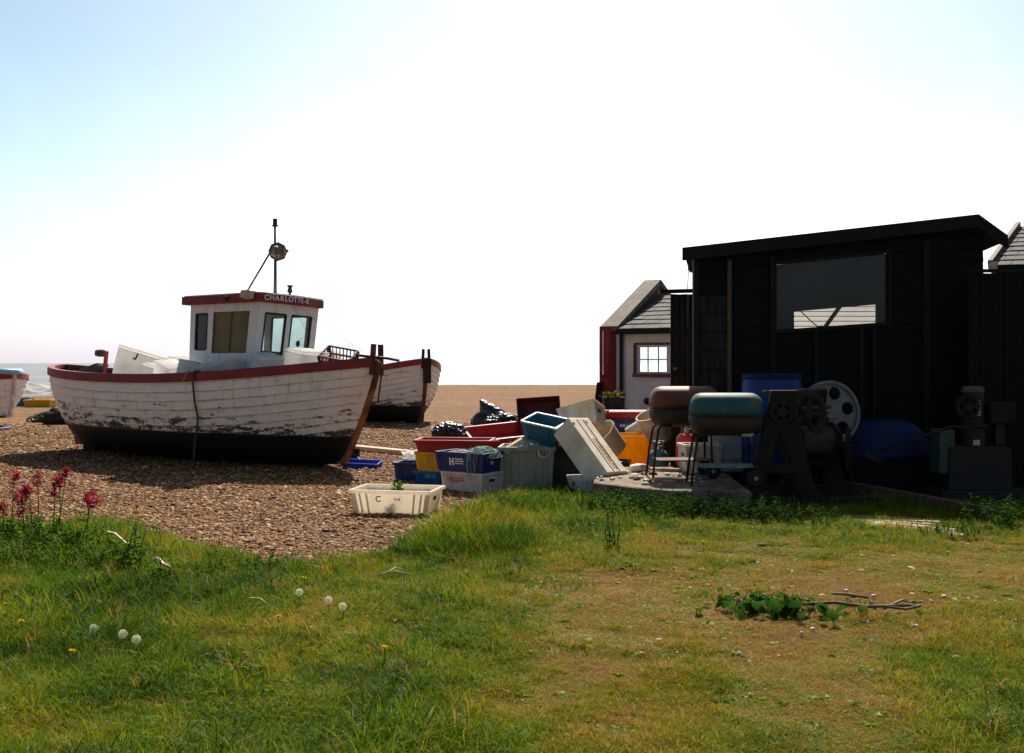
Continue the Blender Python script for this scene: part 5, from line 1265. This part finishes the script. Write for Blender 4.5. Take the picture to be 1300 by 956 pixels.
# ------------------------------------------------------------------ gear carried in the wheelhouse boat
GBX='white foam fish boxes in the wheelhouse boat'
dz=.82
def onbox(label,lx,ly,lz,l,w,h,rz,rx,ry,mt='foam_white',name='foam_box'):
    Mx=MA@Matrix.Translation((lx,ly,lz))@Matrix.Rotation(R(rz),4,'Z')@Matrix.Rotation(R(ry),4,'Y')@Matrix.Rotation(R(rx),4,'X')
    o=tag(MB().box((0,0,h/2),(l,w,h),None,(1.04,1.06)).box((0,0,h+.025),(l*1.06,w*1.08,.05)).build(name,M[mt],bevel=.02,M=Mx),label,'box',GBX); return o
def solve(px,Y):  # local position of a picture column at a depth
    return MAI@Vector(((px-650)/F*Y,Y,0))
for lab,lx,ly,zt,l,w,h,rz,rx,ry in (
 ('big white foam box tipped up at the stern, its lid slanting',-1.30,-.05,1.70,1.05,.74,.50,12,-8,13),
 ('wide white foam box heaped against the tipped stern box, nearer amidships',-.35,.15,1.64,.72,.6,.42,-6,5,10),
 ('white foam box standing on end at the stern beside the red pole',-2.0,.05,1.74,.26,.36,.66,10,-6,16),
 ('low white foam box between the tipped stern box and the hanging rope',-.45,-.5,1.50,.46,.40,.34,15,0,12),
 ('white foam box with pale end just left of the hanging rope',.30,-.86,1.53,.44,.34,.36,-8,6,18),
 ('white foam box right of the hanging rope below the wheelhouse door',.85,-.90,1.54,.42,.30,.36,12,-4,12),
 ('small white foam box under the wheelhouse side',1.28,-.88,1.50,.34,.28,.32,-20,5,-12),
 ('slanted white foam box before the big wheelhouse window',1.68,-.86,1.57,.46,.32,.34,12,-10,-20),
 ('flat white foam box at the corner of the wheelhouse',2.15,-.58,1.66,.42,.30,.34,-14,4,10),
 ('stained white foam box on the foredeck before the wheelhouse',2.62,-.28,1.74,.50,.42,.36,-12,0,8),
 ('white foam box low on the foredeck near the red basket',2.42,.35,1.72,.46,.36,.34,20,0,-8)):
    onbox(lab,lx,ly,zt-h-.05,l,w,h,rz,rx,ry)
for k,(lx,ly,sx_,sy,sz2) in enumerate(((-2.0,.0,.75,.6,.5),(-.9,-.2,.8,.55,.5),(.85,-.84,1.0,.15,.25),(2.45,0,.55,.32,.6))):
    lump('net_heap',['dark net heaped under the white boxes at the stern','dark net heaped amidships under the foam boxes','dark net bundled along the wheelhouse side','dark net heaped on the foredeck under the boxes'][k],'net','net_dark',MA@Matrix.Translation((lx,ly,.86)),(sx_,sy,sz2),.2,2.0,k+20,3,flat=-.05)
# stacked support underneath
q=solve(127,17.7)
Mx=MA@Matrix.Translation((q.x,q.y,.9)); tag(MB().beam((0,0,0),(.10,.0,.85),.05,.05).build('red_pole',M['pink_red'],M=Mx),'pink red pole leaning at the stern beside the white boxes','pole')
q=solve(124,17.9); tag(MB().lathe([(.0,-.09),(.055,-.085),(.065,-.03),(.065,.05),(.05,.085),(0,.09)],18,RY).build('brown_float',M['coping'],smooth=True,M=MA@Matrix.Translation((q.x,q.y,1.72))@Matrix.Rotation(R(30),4,'Z')),'brown rounded float on top of the pole at the stern','float')
q=solve(106,18.0); tag(MB().box((0,0,0),(.75,.3,.06)).build('thwart_board',M['coping'],bevel=.01,M=MA@Matrix.Translation((q.x,q.y,1.40))@Matrix.Rotation(R(15),4,'Z')@Matrix.Rotation(R(-18),4,'Y')),'grey brown board slanting inside the stern','board')
q=solve(196,17.6); tag(MB().box((0,0,.3),(.4,.3,.6)).build('blue_crate',M['cyan_blue'],bevel=.01,M=MA@Matrix.Translation((q.x+.1,q.y+.3,.83))),'blue box by the far gunwale amidships','box')
for k,px in enumerate((222,228,233)): 
    q=solve(px,17.0); lump('fishing_float',['leftmost pale float on the far side of the deck','middle pale float on the far side of the deck','pale float nearest the wheelhouse on the far side'][k],'float','beige_plastic',MA@Matrix.Translation((q.x,q.y,1.38)),(.09,.09,.08),.2,2,k,3)
q=solve(168,17.0); tag(MB().tube([MA@Vector((q.x-.06,q.y,1.62)),MA@Vector((q.x,q.y,1.60)),MA@Vector((q.x+.07,q.y,1.70))],.014,6).build('hook',M['iron'],smooth=True),'small dark hook sticking up from the white stern boxes','hook')
# red brown wire basket crate on the foredeck
def basket(label,Mx,l,w,h,mt):
    mb=MB(); a,b=l/2,w/2
    for z,s in ((0,.88),(h*.5,.94),(h,1)):
        for p,q_ in (((-a,-b),(a,-b)),((a,-b),(a,b)),((a,b),(-a,b)),((-a,b),(-a,-b))): mb.beam((p[0]*s,p[1]*s,z),(q_[0]*s,q_[1]*s,z),.018,.026 if z else .015)
    for i in range(9):
        x=-a+2*a*i/8
        for sy in (-1,1): mb.beam((x*.88,sy*b*.88,0),(x,sy*b,h),.014,.012)
        mb.beam((x*.88,-b*.88,0),(x*.88,b*.88,0),.012,.01)
    for i in range(6):
        y=-b+2*b*i/5
        for sx_ in (-1,1): mb.beam((sx_*a*.88,y*.88,0),(sx_*a,y,h),.014,.012)
    for sx_ in (-1,1):
        for sy in (-1,1): mb.beam((sx_*a*.88,sy*b*.88,0),(sx_*a,sy*b,h),.04,.04)
    return tag(mb.build('basket_crate',M[mt],M=Mx),label,'crate')
q=solve(431,14.55)
basket('open slatted maroon crate tilted on the bow of the wheelhouse boat',Matrix.Translation(at(430,466,14.95))@Matrix.Rotation(R(-12),4,'Z')@Matrix.Rotation(R(10),4,'Y')@Matrix.Rotation(R(26),4,'X'),.46,.36,.22,'dark_red_post')
tag(MB().box((0,0,0),(.42,.34,.30)).build('foam_box',M['foam_white'],bevel=.02,M=Matrix.Translation(at(424,482,15.1)+Vector((0,0,-.12)))@Matrix.Rotation(R(-34),4,'Z')),'white foam box under the maroon slatted crate at the bow','box',GBX)
# gear on the far left of the beach
fishbox('fish_crate','yellow crate near the breakers left of the wheelhouse boat','yellow_plastic',.95,.55,.26,rot((at(52,514,36).x,36,hz(-16.5,36)),-3),group=CR,ribs=3)
fishbox('fish_crate','dull blue crate beside the yellow crate near the sea','cyan_blue',.6,.5,.30,rot((at(29,512,37).x,37,hz(-17.5,37)),4),group=CR)
net('fishing_net','dark teal net heaped on the shingle behind the stern of the wheelhouse boat','net_dark',Vector((at(62,527,27).x,27,hz(-12,27))),(.6,.4,.25),70,.014,14)
lump('net_heap','black net mound on the shingle under the stern','net','net_black',Matrix.Translation((at(83,530,26.5).x,26.5,hz(-11.5,26.5)+.05)),(.5,.35,.35),.4,2,9)
tag(MB().tube([gp(-10,547)+Vector((0,0,.02)),gp(5,545)+Vector((0,0,.02)),gp(13,544)+Vector((0,0,.02))],.03,6).build('blue_rope',M['letter_blue'],smooth=True),'short blue rope lying on the shingle at the left edge','rope')
# ------------------------------------------------------------------ turf (stuff): tufts of blades, instanced
def tuft(n,h,spread,wd,bend,seed,seg=3):
    rnd=random.Random(seed); mb=MB()
    for k in range(n):
        a=rnd.random()*2*PI; r=spread*math.sqrt(rnd.random()); x,y=r*math.cos(a),r*math.sin(a); hh=h*rnd.uniform(.45,1.15)
        az=rnd.random()*2*PI; bx,by=math.cos(az),math.sin(az); bd=bend*rnd.uniform(.3,1.4); w=wd*rnd.uniform(.6,1.3); sa=rnd.random()*PI; sx_,sy=math.cos(sa)*w/2,math.sin(sa)*w/2
        vs=[]
        for i in range(seg+1):
            t=i/seg; d=bd*hh*t**1.8; z=hh*(t-.35*bd*t*t); ww=(1-t**1.5)*.95+.05
            vs+=[(x+bx*d-sx_*ww,y+by*d-sy*ww,z),(x+bx*d+sx_*ww,y+by*d+sy*ww,z)]
        mb.add(vs,[(2*i,2*i+1,2*i+3,2*i+2) for i in range(seg)])
    return mb
TP=[proto(tuft(13,.062,.045,.0058,1.0,1),'tuft',M['blade']),proto(tuft(12,.095,.05,.0066,1.0,2),'tuft',M['blade']),proto(tuft(20,.038,.05,.0052,1.5,3),'tuft',M['blade']),
    proto(tuft(12,.165,.06,.0070,.9,4,4),'tuft',M['blade'])]
def broad(n,l,seed):
    rnd=random.Random(seed); mb=MB()
    for k in range(n):
        a=2*PI*k/n+rnd.uniform(-.3,.3); leaf(mb,(0,0,.005),(math.cos(a),math.sin(a),rnd.uniform(.25,.9)),l*rnd.uniform(.6,1.2),.42,rnd,.5)
    return mb
TP.append(proto(broad(7,.05,5),'rosette',M['blade'])); TP.append(proto(broad(6,.085,6),'rosette',M['blade']))
def turf(N,y0,y1,seed,only_dry=False):
    np.random.seed(seed)
    Y=y0+(y1-y0)*np.random.rand(N); X=(np.random.rand(N)*2-1)*(.58*Y+.9)
    g,dry=masks(X,Y); keep=np.random.rand(N)<np.clip((g-.3)*1.6,0,1)
    onslab=(X>.9)&(X<2.6)&(Y>10.5+np.clip(1.75-X,0,9)*.85); keep&=~onslab
    keep&=(Y<12.6); 
    keep&=(np.random.rand(N)<1-.10*dry)
    keep&=~((dry>.4)&(fbm(X*2.3,Y*2.3,77)<.38)&(np.random.rand(N)<.4))
    if only_dry: keep&=(dry>.22+.3*np.random.rand(N))
    # thinner in front of the shed wall
    keep&=~((Y>11.2)&(X>2.4)&(np.random.rand(N)<.6))
    X=X[keep];Y=Y[keep];dry=dry[keep];n=len(X)
    px=650+X/Y*F; py=HZ+EYE*F/Y
    edge=np.exp(-((py-np.interp(px,ex,ey))/26.0)**2)*(px<760)
    lush=np.clip(fbm(X*.9,Y*.9,31)*1.5-.35,0,1)
    tall=np.clip(lush*.55+edge*.45-dry*.9+.25*np.exp(-((px-605)/70)**2-((py-690)/32)**2)*4,0,1)
    r=np.random.rand(n); pick=np.where(dry>.55,2,np.where(r<.30+.3*tall,1,0)); pick=np.where((np.random.rand(n)<tall*.45),3,pick)
    pick=np.where((np.random.rand(n)<.07*(1-dry)**2),4,pick); pick=np.where((np.random.rand(n)<(.015+.05*lush)*(1-dry)),5,pick)
    tint=np.clip(.04+.42*np.random.rand(n)+.62*(fbm(X*1.7,Y*1.7,41)-.42)+dry*.62*np.random.rand(n)**.6-.10*lush*(1-dry)+.04,0,1)
    tint=np.where(np.random.rand(n)<.05+.12*dry,np.random.uniform(.7,1,n),tint)
    tint=np.where((pick>=4),np.clip(tint*.62,0,.42),tint)
    s=(.6+.6*np.random.rand(n))*(1-.22*dry)*(.75+.5*tall)*(.45+1.0*fbm(X*2.2,Y*2.2,57))
    rots=np.stack([(np.random.rand(n)-.5)*.5,(np.random.rand(n)-.5)*.5,np.random.rand(n)*6.28],-1)
    return np.stack([X,Y,height(X,Y)-.004],-1),rots,np.stack([s,s,s*(.8+.4*np.random.rand(n))],-1),tint,pick
A=[turf(int(GRS*80000),3.3,7.2,1),turf(int(GRS*120000),7.2,12.8,2),turf(int(GRS*190000),4.0,10.8,3,True)]
cat_=lambda i: np.concatenate([a[i] for a in A])
scatter('grass',cat_(0),cat_(1),cat_(2),cat_(3),cat_(4).astype(int),TP,'rough mixed turf, green on the left and parched tan on the right','grass')

# ------------------------------------------------------------------ plants that can be told apart
def stem_plant(name,label,cat,px,py,n,h,lw,ll,mt,seed,spread=.12,dens=9,group=None,lean=.25,wd=.42,z0=None):
    p=gp(px,py); p.z=hz(p.x,p.y); t=thing(name,label,cat,p,0,group); rnd=random.Random(seed); st=MB(); lf=MB()
    for k in range(n):
        a=rnd.random()*2*PI; r=spread*math.sqrt(rnd.random()); b=Vector((r*math.cos(a),r*math.sin(a),0)); hh=h*rnd.uniform(.6,1.1); tip=b+Vector((rnd.gauss(0,lean)*hh,rnd.gauss(0,lean)*hh,hh)); mid=(b+tip)/2+Vector((rnd.gauss(0,.02),rnd.gauss(0,.02),.02))
        st.tube([b,mid,tip],[.005,.004,.002],5)
        for q in range(dens):
            tt=(q+.5+rnd.uniform(-.3,.3))/dens; c=b.lerp(mid,tt*2) if tt<.5 else mid.lerp(tip,tt*2-1); aa=q*2.4+rnd.uniform(-.4,.4)
            leaf(lf,c,(math.cos(aa),math.sin(aa),rnd.uniform(.1,.8)),ll*(1.15-.6*tt)*rnd.uniform(.7,1.2),wd,rnd,.4)
    st.build('stem',M['stalk'],t,fix=False); lf.build('leaves',M[mt],t,fix=False); return t
def grass_tuft(label,px,py,n,h,spread,mt,seed,group='grass tufts standing out of the turf',yk=1.0):
    p=gp(px,py); p.z=hz(p.x,p.y)-.005; mb=tuft(n,h,spread,.006,1.0,seed,4)
    o=mb.build('grass_tuft',M[mt],loc=p,fix=False); o.scale=(1,yk,1); return tag(o,label,'grass',group)
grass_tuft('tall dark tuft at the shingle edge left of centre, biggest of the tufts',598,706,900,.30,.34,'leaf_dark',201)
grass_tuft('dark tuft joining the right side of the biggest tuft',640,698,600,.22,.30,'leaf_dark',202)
grass_tuft('green tuft at the left side of the biggest tuft',555,708,420,.19,.28,'leaf',203)
grass_tuft('long green tuft below the grey bin',675,640,420,.18,.34,'leaf',204)
grass_tuft('dark low tuft in the yellow grass right of the biggest tuft',706,752,200,.11,.30,'leaf',205)
grass_tuft('dark tuft right of the seeding weed',806,722,220,.13,.34,'leaf',206)
grass_tuft('small green tuft alone in the tan turf at the bottom',752,836,160,.06,.16,'leaf',207)
grass_tuft('low green tuft in the tan turf right of the bottom one',848,840,200,.06,.20,'leaf',208)
grass_tuft('green tuft at the bottom right corner of the turf',1185,848,260,.09,.28,'leaf',209)
grass_tuft('long bright grass tuft at the left below the red flowers',70,752,320,.15,.30,'leaf',210)
grass_tuft('dark tuft left of the bright dandelion clocks',40,830,300,.12,.30,'leaf_dark',211)
grass_tuft('green tuft in the middle of the lawn right of the three clocks',520,735,260,.10,.24,'leaf',212)
# red valerian at the left
GV='red valerian plants at the left'
def valerian(label,px,py,heads,h,seed):
    t=stem_plant('valerian',label,'flower',px,py,24,h*.55,.4,.075,'leaf',seed,.24,12,GV,.2,.45)
    p=t.location; rnd=random.Random(seed+50)
    for (hx,hy) in heads:
        Y=p.y+rnd.uniform(-.12,.12); tp=at(hx,hy,Y)-Vector(p); b=Vector((tp.x*.45+rnd.gauss(0,.03),rnd.gauss(0,.05),0)); b.y=tp.y*.5
        st=MB(); m_=b.lerp(tp,.55)+Vector((.01,0,.0)); st.tube([b,m_,tp],[.005,.004,.003],6)
        st.build('flower_stem',M['stalk'],t)
        lf=MB()
        for q in range(8): 
            c=b.lerp(tp,rnd.uniform(.1,.75)); a=rnd.random()*6.28; leaf(lf,c,(math.cos(a),math.sin(a),.6),rnd.uniform(.05,.10),.36,rnd,.3)
        lf.build('stem_leaves',M['leaf'],t,fix=False)
        fl=MB()
        for cl in range(rnd.randint(5,7)):
            cc=tp+Vector((rnd.gauss(0,.026),rnd.gauss(0,.026),rnd.uniform(-.085,.012) if cl else 0))
            for q in range(42):
                d=Vector((rnd.gauss(0,1),rnd.gauss(0,1),rnd.gauss(.3,.8))).normalized(); leaf(fl,cc+d*rnd.uniform(.006,.027),d,rnd.uniform(.010,.019),.9,rnd,.2)
        fl.build('flower_head',M['valerian_red'],t,fix=False)
    return t
valerian('valerian at the left edge with two small crimson heads on tall stems',14,690,((17,601),(34,622),(2,640)),.42,1)
valerian('valerian whose crimson head stands tallest among the red flowers',62,700,((75,605),(84,597),(70,616)),.44,2)
valerian('valerian with broad pinkish crimson clusters left of the tallest one',38,694,((48,604),(36,618),(27,630),(28,642)),.40,3)
valerian('rightmost valerian, one loose crimson head bending over the shingle',98,704,((112,625),(116,634)),.36,4)
GW='leafy weeds in the turf'
for k,(lab,px,py,n,h,mt) in enumerate((('leafy weeds crowding under the red flowers at the left edge',18,716,60,.16,'leaf'),('bright leafy weeds under the rightmost red flower',100,722,60,.14,'leaf'),('dark leafy weeds below the curling dead leaf strip',165,758,50,.12,'leaf_dark'),('dark weed patch at the lower left above the yellow dandelions',60,775,40,.10,'leaf_dark'),('weeds at the shingle edge above the three dandelion clocks',300,726,36,.10,'leaf'))): stem_plant('weed',lab,'weed',px,py,n,h,.4,.055,mt,300+k,.34,9,GW)
# dock and other leafy weeds
GW='leafy weeds in the turf'
stem_plant('weed','pale leafy weed at the shingle edge right of the red flowers','weed',170,722,9,.30,.4,.10,'leaf',11,.22,9,GW)
stem_plant('weed','leafy weed with withered brown leaf stalks right of the red flowers','weed',205,735,6,.20,.4,.09,'leaf',12,.2,7,GW)
stem_plant('weed','low green weeds below the grey bin','weed',690,636,30,.12,.4,.055,'leaf',15,.38,9,GW)
stem_plant('weed','green weeds growing against the left end of the slab','weed',738,648,34,.18,.4,.055,'leaf',16,.32,9,GW)
stem_plant('weed','bright grassy weeds at the foot of the slab','weed',812,664,26,.26,.4,.10,'leaf',17,.34,7,GW,.4,.2)
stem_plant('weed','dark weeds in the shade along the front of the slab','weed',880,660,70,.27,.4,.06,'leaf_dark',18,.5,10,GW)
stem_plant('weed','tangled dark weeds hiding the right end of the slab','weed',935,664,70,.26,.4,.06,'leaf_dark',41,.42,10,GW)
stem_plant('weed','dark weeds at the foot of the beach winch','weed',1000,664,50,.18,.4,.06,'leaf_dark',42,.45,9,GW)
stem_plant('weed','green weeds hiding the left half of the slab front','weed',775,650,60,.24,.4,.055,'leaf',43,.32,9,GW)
stem_plant('weed','thin upright seeding weed standing alone in the grass below the slab','weed',777,702,5,.34,.4,.045,'leaf_dark',19,.06,20,GW,.1,.35)
stem_plant('weed','weeds along the near edge of the broken boards','weed',1095,682,18,.06,.4,.05,'leaf',22,.5,7,GW)
stem_plant('weed','dark weeds at the right edge by the fence foot','weed',1278,672,40,.26,.4,.07,'leaf_dark',23,.42,10,GW)
stem_plant('weed','weeds at the right end of the broken boards','weed',1200,684,28,.12,.4,.05,'leaf_dark',24,.32,8,GW)
p=gp(560,606); stem_plant('weed','tiny bright sprout on the shingle','weed',500,634,1,.02,.4,.02,'leaf',25,.01,3,GW)
def rosette(label,px,py,n,l,seed,mt='leaf_dark',wd=.55,sp=.1,up=.5,group='broad leaved plants in the grass'):
    p=gp(px,py); p.z=hz(p.x,p.y); t=thing('dock_plant',label,'plant',p,0,group); rnd=random.Random(seed); mb=MB(); st=MB()
    for k in range(n):
        a=rnd.random()*2*PI; d=Vector((math.cos(a),math.sin(a),rnd.uniform(.15,1)*up)); b=Vector((rnd.gauss(0,sp),rnd.gauss(0,sp*.6),rnd.uniform(.0,.05))); q=b+d.normalized()*l*.5; q.z+=l*.25
        st.tube([b,(b+q)/2+Vector((0,0,.02)),q],.003,4); leaf(mb,q,(d.x,d.y,-.1+rnd.uniform(-.2,.4)),l*rnd.uniform(.6,1.2),wd,rnd,.45,4)
    st.build('leaf_stalk',M['stalk'],t,fix=False); mb.build('leaves',M[mt],t,fix=False); return t
rosette('broad green burdock leaves sprawling left of the crossed dead sticks',995,785,70,.11,31,'leaf_dark',.66,.19,.8)
rosette('lower left part of the burdock patch, smaller leaves in tan grass',952,778,24,.08,32,'leaf_dark',.6,.13)
rosette('pale round leaved plant at the bottom left corner of the turf',295,862,14,.07,35,'leaf',.7,.1)
stem_plant('weed','bushy weeds in front of the middle of the slab','weed',832,656,60,.25,.4,.055,'leaf_dark',44,.34,9,GW)
# leafy sprig in the cream crate
t=thing('sprig','green leafy sprig standing in the cream fish crate','plant',M=mx_crate) if False else None
q=cA.matrix_basis@Vector((-.02,.02,.03)); t=thing('sprig','green leafy sprig standing in the cream fish crate','plant',q); rnd=random.Random(3); mb=MB(); st=MB()
for k in range(5):
    tip=Vector((rnd.gauss(.02,.05),rnd.gauss(0,.03),rnd.uniform(.22,.32))); st.tube([(0,0,0),tip*.5,tip],.004,5)
    for j in range(7): 
        a=rnd.random()*6.28; leaf(mb,tip*rnd.uniform(.5,1),(math.cos(a),math.sin(a)*.6,.7),rnd.uniform(.06,.11),.4,rnd,.2)
st.build('stem',M['stalk'],t,fix=False); mb.build('leaves',M['leaf'],t,fix=False)
# dandelions
def dandelion(label,px,py,kind,seed,grp,low=False):
    rnd=random.Random(seed); zt=.115 if kind=='clock' else .12; q_=gp(px,py,zt); p=Vector((q_.x,q_.y,hz(q_.x,q_.y))); tp=q_-p
    t=thing('dandelion',label,'flower',p,0,grp); MB().tube([(0,0,0),tp*.5+Vector((.004,0,0)),tp],.0025,5).build('stem',M['stalk'],t)
    mb=MB()
    if kind=='clock':
        R0=.025
        for k in range(84):
            z=1-2*(k+.5)/84; a=k*2.39996; r=math.sqrt(1-z*z); d=Vector((r*math.cos(a),r*math.sin(a),z)); c=tp+d*R0*.78; s=d.orthogonal().normalized(); u=d.cross(s)
            for j in range(4):
                b=j*PI/2+k; e=(s*math.cos(b)+u*math.sin(b))*.006+d*.004; w=(s*math.cos(b+1.57)+u*math.sin(b+1.57))*.0013; mb.add([c-w,c+w,c+e+w,c+e-w],[(0,1,2,3)])
            w=s*.0004; mb.add([tp-w,tp+w,c+w,c-w],[(0,1,2,3)])
        mb.build('seed_head',M['seed_white'],t,fix=False)
        MB().lathe([(0,-.005),(.006,-.003),(.006,.004),(0,.006)],8,Matrix.Translation(tp)).build('seed_core',M['twig'],t)
    else:
        for k in range(60):
            a=rnd.random()*6.28; leaf(mb,tp,(math.cos(a),math.sin(a),rnd.uniform(.1,1.2)),rnd.uniform(.013,.024),.32,rnd,.2)
        mb.build('flower_head',M['dandelion_yellow'],t,fix=False)
GC='dandelion clocks in the turf'; GY_='yellow dandelions in the turf'
for k,(x,y,lab) in enumerate(((380,752,'faded dandelion clock, leftmost of the three near the shingle edge'),(417,762,'round white dandelion clock in the middle of the three near the shingle edge'),(435,770,'white dandelion clock rightmost of the three near the shingle edge'),(119,798,'dull dandelion clock left of the brightest one at the lower left'),(156,805,'bright white dandelion clock at the lower left'),(173,812,'ghostly thin dandelion clock just right of the bright lower left one'))): dandelion(lab,x,y,'clock',k,GC)
for k,(x,y,lab) in enumerate(((386,734,'yellow dandelion nearest the shingle edge above the three clocks'),(353,783,'yellow dandelion with bent stalk below and left of the three clocks'),(8,767,'yellow dandelion at the left edge of the turf'),(27,789,'yellow dandelion just below the one at the left edge'),(92,827,'yellow dandelion low down below the dull clock'),(488,822,'yellow dandelion at the bottom centre in mixed turf'),(893,688,'yellow dandelion in the grass below the teal barbecue'),(668,628,'yellow dandelion by the stick under the grey bin'))): dandelion(lab,x,y,'flower',k+20,GY_)
# dead sticks, straws and chips
def stick(label,pts,r,mt='twig',cat='stick',name='dead_stick',z=.03):
    P_=[gp(a,b)+Vector((0,0,z+(i%2)*.02)) for i,(a,b) in enumerate(pts)]
    return tag(MB().tube(P_,r,6).build(name,M[mt],smooth=True),label,cat)
stick('long thin dead stick lying right of the burdock leaves',[(1016,786),(1060,788),(1100,789),(1128,793),(1150,787),(1168,793)],.010,z=.09)
stick('looped dead twig crossing the long stick',[(1122,794),(1145,787),(1162,788),(1168,795),(1150,795),(1118,795)],.008,z=.10)
stick('short dead twig branching below the long stick',[(1082,802),(1108,799),(1125,793)],.004,z=.04)
stick('dark twig end by the burdock leaves',[(1056,771),(1075,777),(1102,777)],.009,z=.09)
stick('forked pale straw in the grass left of the tall weed clump',[(478,741),(500,739),(520,740)],.005,'straw',z=.06)
stick('pale straw lying under the forked one',[(484,743),(503,736),(514,738)],.004,'straw',z=.07)
stick('pale straw lying in the tan turf right of centre',[(656,781),(664,777),(674,771)],.005,'straw')
stick('pair of crossing pale straws in the parched turf',[(660,809),(664,804),(668,800)],.005,'straw')
stick('bleached stick propped in the grass under the grey bin',[(640,630),(655,624),(668,619)],.014,'wood_pale',z=.06)
stick('thin straw in the grass left of the bent dandelion',[(318,771),(330,776),(340,779)],.004,'straw',z=.06)
stick('curling white dead leaf strip across the leafy weeds at the left',[(190,735),(200,733),(208,738),(216,746)],.012,'straw',z=.12)
stick('white dead leaf strip above the curling one',[(136,700),(146,706),(160,716),(168,722)],.010,'straw',z=.16)
rnd=random.Random(77)
for k in range(20):
    px=rnd.uniform(800,1290); py=rnd.uniform(690,850); p=gp(px,py); s=rnd.uniform(.006,.014)
    bm=bmesh.new(); bmesh.ops.create_icosphere(bm,subdivisions=2,radius=1); mb=MB()
    mb.add([Vector((v.co.x*s*1.3,v.co.y*s,v.co.z*s*.7))*(1+.4*noise.noise(v.co*1.6+Vector((k,0,0)))) for v in bm.verts],[[v.index for v in f.verts] for f in bm.faces]); bm.free()
    tag(mb.build('pale_stone',M['stone_pale'],loc=(p.x,p.y,hz(p.x,p.y)+s*.7+.012)),'small pale stone lying in the parched turf','stone','pale stones in the turf')
